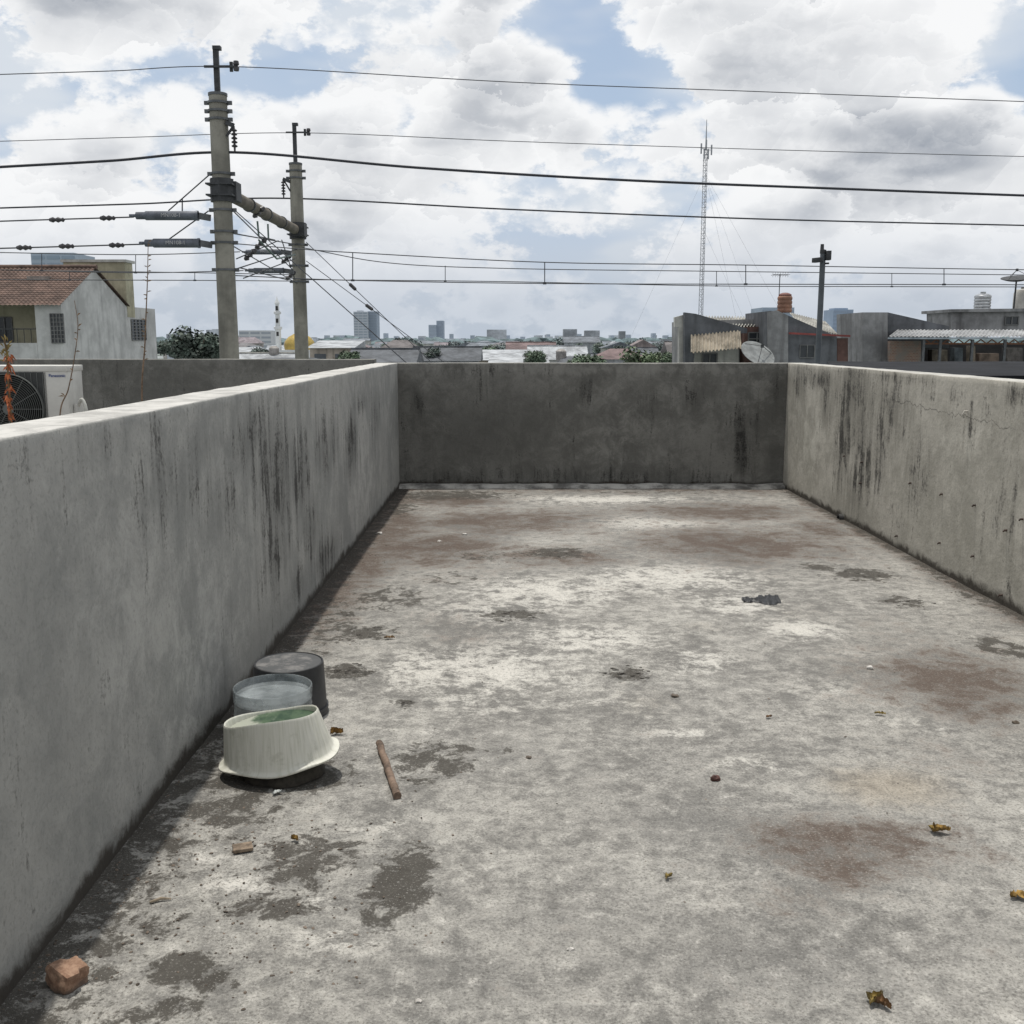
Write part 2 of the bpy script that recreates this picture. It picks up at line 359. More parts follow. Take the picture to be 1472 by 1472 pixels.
left_st = [LS(400, 700, 28, 110, 0, .95), LS(430, 680, 18, 80, 0, .85), LS(505, 640, 10, 54, 0, 1.0), LS(360, 630, 36, 50, 0, .75), LS(470, 800, 18, 36, 0, .9), LS(470, 640, 22, 54, 0, .75), LS(250, 690, 60, 80, 0, .50), LS(400, 790, 26, 60, 0, .8), LS(150, 645, 40, 40, 0, .46), LS(320, 720, 30, 70, 0, .62), LS(385, 660, 24, 70, 0, .9), LS(540, 600, 7, 48, 0, .7), LS(300, 640, 40, 34, 0, .5), LS(445, 760, 14, 60, 0, .75), LS(430, 840, 20, 34, 0, .65), LS(520, 580, 20, 20, 0, .5),
    LS(60, 1000, 120, 300, 1, .45), LS(180, 900, 60, 160, 2, .6), LS(280, 950, 60, 150, 2, .5), LS(550, 620, 12, 70, 1, .5), LS(380, 920, 60, 60, 1, .7), LS(300, 1080, 50, 60, 1, .6), LS(520, 700, 14, 60, 2, .6), LS(90, 760, 60, 60, 2, .4)]
right_st = [RS(1215, 610, 14, 110, 0, 1.0), RS(1222, 560, 28, 54, 0, 1.0), RS(1240, 640, 24, 110, 0, .85), RS(1290, 590, 28, 54, 0, .7), RS(1262, 650, 22, 90, 0, .75), RS(1150, 545, 10, 30, 0, .95), RS(1180, 546, 24, 16, 0, .95), RS(1320, 680, 24, 80, 0, .5), RS(1400, 600, 34, 34, 0, .5), RS(1440, 740, 30, 80, 0, .45), RS(1460, 570, 24, 24, 0, .65), RS(1300, 545, 60, 11, 0, .65), RS(1190, 580, 14, 48, 0, .7), RS(1225, 700, 20, 50, 0, .75), RS(1360, 570, 40, 16, 0, .5),
    RS(1165, 640, 24, 60, 2, .6), RS(1380, 640, 40, 50, 2, .4), RS(1300, 760, 50, 40, 1, .4)]
back_st = [BS(1068, 640, 11, 52, 0, 1.05), BS(1070, 610, 24, 28, 0, .7), BS(850, 684, 220, 14, 0, .55), BS(930, 580, 14, 40, 0, .6), BS(640, 690, 70, 12, 0, .6), BS(600, 575, 12, 34, 0, .6), BS(1110, 660, 14, 50, 1, .8), BS(720, 620, 130, 60, 1, .9), BS(900, 620, 60, 60, 2, .5), BS(1010, 690, 80, 14, 0, .55), BS(840, 560, 16, 24, 0, .55), BS(820, 600, 90, 30, 1, .6), BS(700, 560, 14, 30, 0, .55), BS(1000, 570, 20, 26, 0, .55),
    BS(840, 530, 280, 9, 2, .9), BS(1095, 560, 30, 40, 2, .5), BS(700, 532, 60, 8, 0, .5), BS(1120, 560, 10, 40, 0, .6), BS(1060, 692, 70, 14, 2, .7), BS(600, 545, 20, 24, 2, .6), BS(870, 660, 30, 40, 2, .5)]
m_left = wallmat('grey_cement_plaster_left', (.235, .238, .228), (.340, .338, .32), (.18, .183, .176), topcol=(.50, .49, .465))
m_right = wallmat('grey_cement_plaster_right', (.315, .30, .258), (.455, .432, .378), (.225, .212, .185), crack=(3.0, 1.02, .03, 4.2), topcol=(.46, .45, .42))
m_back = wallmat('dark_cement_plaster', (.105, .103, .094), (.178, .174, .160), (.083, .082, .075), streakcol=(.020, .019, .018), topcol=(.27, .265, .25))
w_left = parapet((XL, -2.5), (XL, YB - .004), (1, 0), .205, HW, -.02, m_left, 'long grey plastered parapet wall with black streaks left of the terrace', left_st)
w_right = parapet((XR, -2.5), (XR, YB - .004), (-1, 0), .16, HW, -.02, m_right, 'beige grey plastered parapet wall with drain pipe right of the terrace', right_st)
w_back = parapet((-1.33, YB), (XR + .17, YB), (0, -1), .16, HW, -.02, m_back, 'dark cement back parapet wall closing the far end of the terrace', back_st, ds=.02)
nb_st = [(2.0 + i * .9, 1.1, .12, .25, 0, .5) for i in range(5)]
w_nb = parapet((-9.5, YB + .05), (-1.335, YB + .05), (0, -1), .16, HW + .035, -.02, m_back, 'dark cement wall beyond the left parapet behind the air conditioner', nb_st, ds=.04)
fil = MB()
n = 90; vs = []
prof = [(0, .034), (.012, .036), (.10, .018), (.13, -.004)]
for i in range(n + 1):
    xx = XL + .004 + (XR - XL - .008) * i / n
    for d, z in prof: vs.append((xx, YB - .004 - d * (1 + .5 * mnoise.noise(Vector((xx * 3, d * 4, 0)))), z * (1 + .35 * mnoise.noise(Vector((xx * 4, 9, d))))))
fil.add(vs, [(i * 4 + j, i * 4 + j + 1, i * 4 + 5 + j, i * 4 + 4 + j) for i in range(n) for j in range(3)])
fil.build('mortar_skirting', simple('skirting_mortar', (.27, .26, .24), .9, .6, 5, bump=.006), w_back)
# neighbour terrace floor, ground
m_nf = simple('neighbour_concrete', (.2, .2, .19), .9, .4, 2)
MB().b2((-9.5, -2.5, -.3), (XL - .21, YB + .045, -.012)).build('neighbour_floor', m_nf, kind='structure')
MB().b2((-9.6, -2.6, GZ - .2), (XR + .18, YB + .23, -.32)).build('rooftop_building', simple('building_render', (.3, .3, .28), .9, .3, .8), label='plain rendered building carrying the two concrete roof terraces', cat='building')
m, t, b = newmat('city_ground'); o = t.obj()
t.put(b.inputs['Base Color'], t.mix(t.mr(t.noise(o, .01, 5, .65), .42, .58), (.12, .15, .13), (.30, .32, .33))); b.inputs['Roughness'].default_value = 1  # haze greyness is included in the ground colour
MB().add([(-9000, -2000, GZ), (9000, -2000, GZ), (9000, 14000, GZ), (-9000, 14000, GZ)], [(0, 1, 2, 3)]).build('ground', m, kind='structure')
# wall fittings on the right parapet
m_rust = simple('rusty_steel', (.05, .035, .028), .8, .4, 30)
for px, py in [(1240, 664), (1238, 694), (1310, 694), (1355, 710), (1402, 726), (1352, 780), (1400, 799), (1470, 746), (1447, 762), (1290, 770), (1440, 855), (1215, 655)]:
    p = WX(px, py, XR)
    MB().poly([p + Vector((.02, 0, 0)), p + Vector((-.012, 0, -.002)), p + Vector((-.018, .003, -.010))], [.0065, .006, .004], 8).build('steel_stub', m_rust, w_right)
p = WX(1391, 594, XR)
MB().poly([p + Vector((.02, 0, .01)), p + Vector((-.02, 0, .012)), p + Vector((-.028, 0, -.006)), p + Vector((-.02, .004, -.028))], .0055, 8).build('hook', simple('pale_hook', (.4, .38, .34), .5, .2, 20), w_right)
p = WX(1211, 746, XR)
MB().lathe([(.026, -.03), (.042, -.03), (.042, .035), (.026, .035), (.026, -.03)], Matrix.Translation(p) @ Matrix.Rotation(R(-90), 4, 'Y'), 20).build('drain_pipe', simple('black_pvc', (.02, .02, .02), .6, .3, 20), w_right)
# ------------------------------------------------------------------ things on the terrace
blk = simple('black_plastic', (.028, .029, .031), .5, .3, 8, bump=.001, bscale=40)
BH = .205
c = G(415, 951, BH); c.z = 0; q_ = BH / .258
th = thing('upturned_bucket', 'black plastic bucket upside down behind the clear tub by the left wall', 'bucket', c)
MB().lathe([(r, z * q_) for r, z in [(.140, 0), (.144, .003), (.144, .022), (.140, .024), (.132, .250), (.1305, .256), (.126, .258), (.1235, .254), (.0, .253)]], c, 48).build('body', blk, th, recalc=False)
MB().lathe([(.1455, .020), (.1455, .032), (.1395, .032), (.1395, .020), (.1455, .020)], c, 48).build('rim_band', blk, th)
m, t, b = newmat('dusty_bucket_top'); o = t.obj()
t.put(b.inputs['Base Color'], t.mix(t.mr(t.noise(o, 16, 6, .7), .46, .66), (.060, .062, .064), (.16, .155, .15))); b.inputs['Roughness'].default_value = .7
MB().lathe([(.1225, BH - .0030), (.06, BH - .0022), (.0001, BH - .002)], c, 40).build('dusty_bottom', m, th)
# clear tub
TZ = .206
c = G(392, 986, TZ); c.z = 0; c.x = max(c.x, XL + .165)
m, t, b = newmat('clear_greyish_plastic'); o = t.obj()
t.put(b.inputs['Base Color'], t.mix(t.mr(t.noise(o, 14, 5), .4, .65), (.42, .46, .475), (.22, .25, .26)))
b.inputs['Roughness'].default_value = .2; t.put(b.inputs['Alpha'], t.mr(t.noise(o, 9, 5), .35, .7, .26, .50)); m_clear = m
th = thing('plastic_tub', 'clear translucent plastic tub upside down between black bucket and white basin', 'tub', c)
MB().lathe([(.147, 0), (.151, .004), (.149, .012), (.146, .014), (.134, .160), (.130, .166)], c, 56).build('body', m_clear, th, recalc=False)
def rib(p, a):
    k = 1 + .008 * math.cos(a * 36); return Vector((p.x * k, p.y * k, p.z))
MB().lathe([(.1335, .160), (.1365, .163), (.1380, TZ - .004), (.1370, TZ), (.1340, TZ), (.1325, TZ - .004), (.1305, .180), (.100, .174), (.0001, .172)], c, 160, fn=rib).build('base_ring', m_clear, th, recalc=False)
# bowl below and basin
LB = .058; BT = .156
cb = G(400, 1025, LB + BT); cb.z = 0; cb.x = max(cb.x, XL + .225)
bw_ = MB(); bw_.lathe([(.120, 0), (.134, .004), (.133, .020), (.118, .044), (.09, .060), (.0001, .063)], cb + Vector((.005, .0, 0)), 40, fn=lambda p, a: Vector((p.x * (1 + .06 * math.sin(3 * a + 1)), p.y * .85 * (1 + .05 * math.sin(4 * a)), p.z)))
bw_.build('bowl', simple('dark_grimy_bowl', (.030, .026, .020), .85, .5, 20, bump=.003), label='dark grimy bowl hidden in the shade underneath the white basin', cat='bowl', recalc=False)
M = Matrix.Translation(cb + Vector((0, 0, LB))) @ Matrix.Rotation(R(-8.5), 4, 'Y') @ Matrix.Rotation(R(4), 4, 'X')
m, t, b = newmat('cream_plastic'); o = t.obj(); x, y, z = t.sep(o)
an_ = t.m('ARCTAN2', y, x)
g = t.noise(t.comb(t.m('MULTIPLY', an_, 9), 0.0, t.m('MULTIPLY', z, 4)), 2.2, 5, .6)
colr = t.mix(t.mr(g, .42, .72), (.60, .595, .53), (.49, .49, .415))
colr = t.mix(t.m('MULTIPLY', t.mr(t.noise(o, 14, 6, .72), .54, .66), .35), colr, (.30, .30, .23))
t.put(b.inputs['Base Color'], colr); b.inputs['Roughness'].default_value = .5
t.put(b.inputs['Normal'], t.bump(g, .12, .002)); m_cream = m
th = thing('wash_basin', 'cream white oval wash basin upside down with green bottom beside left wall', 'basin', cb)
SYB = .64
def lipw(p, a):
    z = p.z; k = 1.0
    if z < .03: z += .008 * math.sin(2 * a + .6) + .004 * math.sin(5 * a)
    if z > .125: z += -.016 * math.sin(a) - .004 + .004 * math.sin(a * 3)
    if .02 < z < .15: k = 1 + .0055 * math.cos(a * 34)
    return Vector((p.x * k, p.y * k, z))
MB().lathe([(.180, .006), (.196, .000), (.200, .002), (.201, .007), (.196, .010), (.186, .013), (.181, .020), (.176, .045), (.168, .085), (.160, .125), (.157, .145), (.1555, .153), (.1535, .156), (.1515, .155), (.150, .150), (.1485, .124)], M, 136, sx=1.0, sy=SYB, fn=lipw).build('shell', m_cream, th, recalc=False, ang=60)
m, t, b = newmat('green_base_film'); o = t.obj()
gc = t.mix(t.mr(t.noise(o, 12, 5, .7), .40, .60), (.016, .045, .022), (.055, .095, .05))
px_ = t.m('ADD', t.m('MULTIPLY', t.sep(o)[0], 5.0), t.m('MULTIPLY', t.m('SUBTRACT', t.noise(t.vm('ADD', o, (3, 3, 3)), 8, 5, .7), .5), 2.0))
gc = t.mix(t.m('MULTIPLY', t.mr(px_, -.15, -.55), .8), gc, (.38, .39, .33))
t.put(b.inputs['Base Color'], gc); b.inputs['Roughness'].default_value = .5
MB().lathe([(.1495, .126), (.140, .112), (.11, .108), (.0001, .109)], M, 48, sx=1.0, sy=SYB).build('green_bottom', m, th, recalc=False)
MB().lathe([(.096, .1085), (.099, .120), (.092, .122), (.088, .109)], M, 48, sx=1.0, sy=SYB).build('foot_ring', simple('pale_green', (.10, .14, .10), .4, .4, 14), th, recalc=False)
# stick
a, b_ = G(545, 1068, .014), G(571, 1144, .012)
pts = [a.lerp(b_, i / 14) + Vector((.004 * mnoise.noise(Vector((i * .6, 0, 0))), 0, .003 * mnoise.noise(Vector((i * .8, 5, 0))))) for i in range(15)]
MB().poly(pts, [.0125 + .002 * mnoise.noise(Vector((i * .9, 2, 0))) for i in range(15)], 12).build('stick', simple('weathered_wood', (.135, .095, .07), .85, .5, 25, bump=.003), label='weathered brown wooden stick lying on the floor right of the basin', cat='stick')
# broken brick
c = G(99, 1416)
m, t, b = newmat('broken_brick'); o = t.obj(); nn = t.noise(o, 40, 6, .7)
cc = t.mix(t.mr(nn, .38, .64), (.20, .115, .075), (.34, .22, .15)); z = t.sep(o)[2]
cc = t.mix(t.m('MULTIPLY', t.mr(t.m('ADD', z, t.m('MULTIPLY', nn, .03)), .044, .026), .8), cc, (.075, .06, .052))
t.put(b.inputs['Base Color'], cc); b.inputs['Roughness'].default_value = .95; t.put(b.inputs['Normal'], t.bump(t.noise(o, 90, 5, .7), .8, .004))
bm = bmesh.new(); bmesh.ops.create_cube(bm, size=1); bmesh.ops.subdivide_edges(bm, edges=bm.edges, cuts=7, use_grid_fill=True)
mb = MB(); rot = Matrix.Rotation(R(-32), 3, 'Z') @ Matrix.Rotation(R(10), 3, 'Y') @ Matrix.Rotation(R(-8), 3, 'X'); vs = []
for v in bm.verts:
    q = v.co.copy(); q *= 1 - .10 * max(0, q.length - .62) / .25
    q += q.normalized() * (.09 * mnoise.noise(q * 3) + .06 * mnoise.noise(q * 8)); q.x *= 1 - .35 * (q.z + .5) * (q.y > 0)
    vs.append(c + Vector((0, 0, .024)) + rot @ Vector((q.x * .072, q.y * .066, q.z * .050)))
mb.add(vs, [tuple(v.index for v in f.verts) for f in bm.faces]); bm.free()
mb.build('brick_piece', m, label='broken orange brick piece at the foot of the left wall', cat='brick', ang=40)
# black rag
c = G(1095, 864); mb = MB(); nn_ = 30; vs = []
sc = (G(1122, 864).x - G(1067, 864).x) / 2
for i in range(nn_ + 1):
    u = i / nn_ * 2 - 1
    w = .040 if u < -.2 else .085 * math.sqrt(max(.03, 1 - ((u - .38) / .64) ** 2)) + .02
    for j in range(11):
        v = j / 10 * 2 - 1
        q = Vector((u * 4, v * 2.5, 0)); hh = .008 + .030 * abs(mnoise.noise(q * 1.3)) * (1 - v * v) + .010 * mnoise.noise(q * 2.6)
        vs.append(c + Vector((u * sc, v * w * (1 + .5 * mnoise.noise(Vector((u * 5, 7, v)))) + .05 * u * u * (u > 0), max(.004, hh) if abs(v) < .95 else .003)))
mb.add(vs, [(i * 11 + j, i * 11 + j + 1, i * 11 + 12 + j, i * 11 + 11 + j) for i in range(nn_) for j in range(10)])
mb.build('crumpled_rag', simple('black_rag', (.014, .015, .017), .5, .5, 25, bump=.004, bscale=40), label='crumpled black rag lying on the far right part of the floor', cat='rag', ang=80)
# leaves and debris
def leaf(px, py, L, W, col, label, rz, cat='leaf', name='dry_leaf', curl=.5):
    c = G(px, py, .003); vs = []; mb = MB(); Mz = Matrix.Rotation(rz, 3, 'Z'); sd = px * .37
    for i in range(13):
        u = i / 12
        w = W * math.sin(math.pi * min(.97, u + .03)) ** .7
        for j in range(9):
            v = j / 8 * 2 - 1
            z = curl * W * (v * v * .6 + .5 * (u - .5) ** 2) + .7 * W * abs(mnoise.noise(Vector((u * 4 + sd, v * 2.4, 1)))) + .3 * W * mnoise.noise(Vector((u * 9 + sd, v * 5, 3)))
            vs.append(c + Mz @ Vector(((u - .5) * L + .12 * L * mnoise.noise(Vector((v * 3, sd, u))), v * w * (.55 + .55 * mnoise.noise(Vector((u * 5, sd, v)))) + .15 * L * math.sin(u * 4), max(0, z) + .002)))
    mb.add(vs, [(i * 9 + j, i * 9 + j + 1, i * 9 + 10 + j, i * 9 + 9 + j) for i in range(12) for j in range(8)])
    return mb.build(name, simple('leaf_%d' % px, col, .85, .55, 60), label=label, cat=cat, ang=80, recalc=False)
OR = (.22, .135, .035); BRN = (.13, .07, .03); YL = (.25, .185, .06)
leaf(1352, 1197, .055, .022, OR, 'curled orange yellow dry leaf on the brown stained floor at right', .3, curl=.9)
leaf(1342, 1194, .032, .016, YL, 'small yellow dry leaf touching the curled orange leaf at right', 1.2, curl=.9)
leaf(1466, 1292, .050, .026, OR, 'orange dry leaf cut off by the right edge of the picture', .1)
leaf(1258, 1441, .045, .020, YL, 'yellowish crumpled dry leaf near the bottom edge of the picture', .8, curl=1.1)
leaf(1268, 1448, .038, .018, BRN, 'brown crumpled dry leaf beside the yellowish one near the bottom edge', -.5, curl=1.1)
leaf(961, 1263, .026, .012, YL, 'tiny yellow dry leaf alone on the floor below centre', .9, curl=.9)
leaf(484, 1056, .045, .022, (.22, .12, .03), 'orange brown dry leaf behind the right rim of the white basin', .4, curl=1.2)
leaf(424, 1209, .026, .014, OR, 'tiny orange leaf on the dark patch in front of the basin', -.4, curl=1)
leaf(560, 918, .05, .02, (.20, .13, .07), 'pale brown dry leaf halfway along the left wall on the floor', .2)
leaf(1105, 1032, .026, .014, BRN, 'small brown leaf on the open floor below the black rag', .6)
leaf(1265, 1027, .04, .013, YL, 'thin yellow leaf on the floor right of centre', -.2)
leaf(398, 1142, .032, .016, (.42, .44, .43), 'pale plastic shard in front of the white basin', .7, 'shard', 'plastic_shard')
c = G(1028, 1122); MB().chunk(c + Vector((0, 0, .008)), (.014, .012, .010), 3, 3, .55).build('seed_pod', simple('red_pod', (.07, .03, .024), .7, .4, 30), label='dark red seed pod on the open floor right of centre', cat='seed pod')
def stone(px, py, s, col, label, seed, name='pebble', cat='pebble', flat=.6):
    c = G(px, py); MB().chunk(c + Vector((0, 0, s * flat * .5)), (s, s * .8, s * flat), seed, 2, .6).build(name, simple('stone_%d' % px, col, .9, .3, 30), label=label, cat=cat)
stone(970, 1002, .014, (.12, .10, .08), 'small brown pebble near the middle of the terrace floor', 2)
stone(1251, 961, .015, (.55, .53, .5), 'white pebble beside the reddish stain at right', 4)
stone(545, 768, .022, (.5, .48, .45), 'white pebble close to the left wall far back', 5)
stone(668, 769, .018, (.55, .53, .5), 'white pebble on the brown stain right of the one by the left wall', 6)
stone(632, 779, .016, (.45, .43, .4), 'pale pebble on the brown stain between two white pebbles', 7)
stone(1460, 1040, .012, (.10, .08, .06), 'dark pebble near the right edge beneath the reddish stain', 8)
stone(820, 1366, .008, (.5, .48, .45), 'tiny white pebble on the floor near the bottom middle', 9)
stone(602, 1440, .008, (.45, .43, .4), 'tiny white pebble near the bottom edge left of centre', 10)
stone(760, 1090, .010, (.12, .10, .08), 'tiny dark pebble on the open floor right of the stick', 11)
c = G(349, 1222); MB().box(c + Vector((0, 0, .008)), (.055, .042, .010), .35).build('wood_chip', simple('wood_chip', (.17, .13, .095), .9, .4, 40, bump=.003), label='flat tan wood chip on the floor in front of the basin', cat='wood chip', bevel=.003)
pa, pb = G(215, 1297, .005), G(246, 1292, .005)
MB().poly([pa, pa.lerp(pb, .5) + Vector((0, .006, .003)), pb], [.003, .004, .002], 8).build('twig', simple('pale_twig', (.28, .23, .17), .9, .3, 30), label='short pale twig near the left wall above the brick', cat='twig')
gr = MB(); random.seed(11)
for k in range(1900):
    if k < 900:
        y = random.uniform(1.6, 9.8); x = XL + abs(random.gauss(0, .15)) + .01
    elif k < 1100:
        y = random.uniform(4.5, 9.8); x = XR - abs(random.gauss(0, .07)) - .01
    elif k < 1400:
        c = G(random.gauss(380, 120), random.gauss(1240, 110)); x, y = max(c.x, XL + .02), c.y
    else: x = random.uniform(XL, XR); y = random.uniform(1.6, 9.5)
    s_ = random.uniform(.0015, .0045) * (1 if k < 1400 else .8)
    gr.chunk((x, y, s_ * .3), (s_ * random.uniform(.8, 1.8), s_, s_ * .5), k, 1, .6, random.uniform(0, 3))
gr.build('grit', simple('grit', (.11, .088, .07), .95, .65, 15), kind='stuff', label='loose dark grit scattered over the terrace floor and wall feet', cat='grit')
fk = MB(); random.seed(5)
for (px, py, rx, ry, n_) in [(905, 968, 34, 9, 26), (580, 1011, 14, 5, 10), (497, 963, 40, 9, 26), (520, 910, 44, 9, 18), (1240, 826, 55, 9, 20), (1300, 866, 30, 7, 10), (735, 886, 46, 7, 12), (790, 797, 60, 7, 16)]:
    for k in range(n_):
        c = G(px + random.gauss(0, rx * .6), py + random.gauss(0, ry * .6)); s_ = random.uniform(.0015, .008)
        vs = [c + Vector((s_ * 2.0 * math.cos(a) * random.uniform(.4, 1.2), s_ * .8 * math.sin(a) * random.uniform(.4, 1.2), .004)) for a in np.linspace(0, 6.28, 8)[:-1]]
        fk.prism(vs, (0, 0, .0015))
fk.build('moss_flake', simple('dried_moss', (.05, .045, .038), .95, .5, 30), kind='stuff', label='flakes of dried black moss on the terrace floor', cat='moss')
# ------------------------------------------------------------------ air conditioner
Y0 = 7.3
zt = P(60, 528, Y0).z; x1 = P(98, 560, Y0).x; x0 = x1 - .83; zb = zt - .56
base = Vector(((x0 + x1) / 2, Y0 + .13, -.012))
ac = thing('air_conditioner', 'white air conditioner outdoor unit with round fan grille behind left parapet', 'air conditioner', base)
m_ac = simple('off_white_enamel', (.52, .51, .475), .45, .1, 3, streak=.25)
MB().b2((x0, Y0, zb), (x1, Y0 + .26, zt)).build('casing', m_ac, ac, bevel=.015)
MB().b2((x0 - .006, Y0 - .006, zt - .03), (x1 + .006, Y0 + .266, zt + .012)).build('top_cover', m_ac, ac, bevel=.008)
xs_ = P(66, 560, Y0).x; rr = .246; fc = Vector((xs_ - .015 - rr, Y0 - .010, (zt + zb) / 2 - .012))
fx = Matrix.Translation(fc) @ Matrix.Rotation(R(90), 4, 'X')
MB().b2((fc.x - rr - .03, Y0 - .009, zb + .02), (xs_ - .008, Y0 - .002, zt - .033)).build('grille_panel', simple('grille_backing', (.028, .030, .029), .6, .2, 6), ac, bevel=.003)
MB().lathe([(rr, 0), (rr, .004), (.0001, .004)], fx, 56).build('fan_recess', simple('fan_dark', (.014, .015, .015), .7, .2, 5), ac, recalc=True)
fb = MB()
for k in range(3):
    a0 = k * 2.094
    vs = []
    for i in range(7):
        for r_ in (.05, .21): a_ = a0 + i * .25 * (1 if r_ < .1 else 1.05); vs.append(fx @ Vector((r_ * math.cos(a_), r_ * math.sin(a_), .008 + .004 * i / 6)))
    fb.add(vs, [(2 * i, 2 * i + 1, 2 * i + 3, 2 * i + 2) for i in range(6)])
fb.lathe([(.055, .006), (.055, .016), (.0001, .018)], fx, 24)
fb.build('fan', simple('fan_grey', (.032, .035, .035), .5, .2, 5), ac, recalc=False)
gm = MB()
for k in range(15):
    r_ = .04 + k * .0145
    gm.lathe([(r_ - .0016, .020), (r_ + .0016, .020), (r_ + .0016, .0245), (r_ - .0016, .0245), (r_ - .0016, .020)], fx, 48)
for k in range(12):
    a_ = k * math.pi / 6
    gm.bar(fx @ Vector((.035 * math.cos(a_), .035 * math.sin(a_), .022)), fx @ Vector((rr * math.cos(a_), rr * math.sin(a_), .022)), .004, .004)
for k in range(13):
    xg_ = fc.x - rr + .0 + k * (2 * rr + .004) / 12
    for za_, zb2 in ((zb + .025, fc.z - math.sqrt(max(0, rr * rr - (xg_ - fc.x) ** 2))), (fc.z + math.sqrt(max(0, rr * rr - (xg_ - fc.x) ** 2)), zt - .04)):
        if zb2 - za_ > .012: gm.bar((xg_, Y0 - .012, za_), (xg_, Y0 - .012, zb2), .0035, .0035)
gm.lathe([(rr - .003, .002), (rr + .002, .002), (rr + .002, .026), (rr - .003, .026), (rr - .003, .002)], fx, 56)
gm.lathe([(.036, .020), (.036, .026), (.0001, .027)], fx, 24)
gm.build('fan_grille', simple('grille_grey', (.10, .105, .10), .5, .1, 5), ac)
MB().b2((xs_ - .004, Y0 - .005, zb + .03), (xs_ + .004, Y0 - .0005, zt - .035)).build('panel_seam', simple('seam_grey', (.2, .2, .19), .7, .1, 5), ac)
text_part('logo', 'Panasonic', .030, simple('logo_blue', (.05, .08, .24), .5, .1, 5), ac, Matrix.Translation((P(82, 538, Y0).x, Y0 - .003, P(83, 540, Y0).z)) @ Matrix.Rotation(R(90), 4, 'X'))
MB().b2((x1 + .001, Y0 + .06, zb + .08), (x1 + .03, Y0 + .20, zb + .30)).build('valve_cover', m_ac, ac, bevel=.010)
MB().poly(catmull([(x1 + .02, Y0 + .1, zb + .28), (x1 + .06, Y0 + .08, zb + .33), (x1 + .085, Y0 + .08, zb + .25), (x1 + .07, Y0 + .1, zb + .1), (x1 + .07, Y0 + .15, -.01)]), .012, 10).build('pipe', simple('white_lagging', (.5, .5, .46), .7, .2, 10), ac)
st_ = simple('galvanised', (.28, .29, .29), .5, .2, 6, metal=.3)
for dx in (.1, .73):
    for dy in (.03, .23):
        MB().b2((x0 + dx - .018, Y0 + dy - .018, -.012), (x0 + dx + .018, Y0 + dy + .018, zb - .002)).build('leg', st_, ac)
# plants beyond the left parapet
def pot(c, r_, parent):
    MB().lathe([(r_ * .7, 0), (r_, .28), (r_ * 1.08, .28), (r_ * 1.08, .32), (r_ * .95, .32), (r_ * .9, .27), (.0001, .265)], c, 24).build('pot', simple('terracotta_pot', (.22, .10, .06), .8, .3, 8), parent)
Yp = 6.6
c = Vector((P(12, 600, Yp).x, Yp, -.012)); pl = thing('flowering_plant', 'plant with drooping orange red flower spike before the air conditioner', 'plant', c); pot(c, .16, pl)
top = P(6, 488, Yp)
stem_pts = catmull([c + Vector((0, 0, .26)), P(16, 600, Yp), P(12, 550, Yp), P(10, 510, Yp), top])
MB().poly(stem_pts, .006, 6).build('stem', simple('plant_stem', (.14, .09, .04), .8, .3, 20), pl)
fl_ = MB(); lf = MB(); random.seed(3)
def petal(mb, p, d, L, w):
    d = d.normalized(); s_ = d.cross(Vector((0, 1, .2))).normalized() * w
    mb.add([p, p + d * L * .5 + s_, p + d * L + Vector((0, 0, -.2 * L)), p + d * L * .5 - s_], [(0, 1, 2, 3)])
for cl in range(7):
    cy = 512 + cl * 14 + random.uniform(-3, 3); cx = 12 + random.uniform(-3, 3)
    for k in range(16):
        p = P(cx + random.gauss(0, 1.6), cy + random.uniform(-4, 4), Yp + random.gauss(0, .02))
        petal(fl_, p, Vector((random.gauss(0, .6), random.gauss(0, .5), -1.0)), random.uniform(.02, .055), .006)
fl_.build('flower', simple('orange_red_flower', (.33, .095, .035), .7, .6, 30), pl, recalc=False, kind='stuff')
for k in range(26):
    p = P(8 + random.gauss(0, 3), 490 + random.random() * 30, Yp); petal(lf, p, Vector((random.gauss(0, .7), random.gauss(0, .5), 1)), random.uniform(.03, .07), .006)
lf.build('leaf', simple('plant_leaf', (.18, .13, .04), .7, .4, 20), pl, recalc=False, kind='stuff')
def drystalk(pts, r0, label, Yq, nleaf):
    w = [P(x, y, Yq) for x, y in pts]; c = Vector((w[-1].x, Yq, -.012)); o_ = thing('dry_stalk', label, 'plant', c); pot(c, .13, o_)
    pp = catmull([c + Vector((0, 0, .26))] + w[::-1]); MB().poly(pp, [r0 * (1 - .7 * i / len(pp)) for i in range(len(pp))], 6).build('stem', simple('dry_stem', (.16, .11, .075), .9, .4, 20), o_)
    mb = MB()
    for k in range(nleaf):
        p = pp[random.randrange(len(pp) // 3, len(pp))]
        d = Vector((random.choice((-1, 1)), random.gauss(0, .5), random.uniform(.2, 1.2)))
        petal(mb, p, d, random.uniform(.02, .05), .005)
    mb.build('twig', simple('dry_twig', (.2, .13, .07), .9, .4, 20), o_, recalc=False, kind='stuff')
drystalk([(107, 432), (112, 470), (106, 520), (98, 560), (86, 604)], .006, 'thin bent dry stalk just right of the air conditioner', 6.9, 10)
drystalk([(213, 348), (212, 400), (210, 450), (208, 500), (204, 570)], .009, 'tall upright dry stalk before the dark wall near the poles', 8.6, 28)
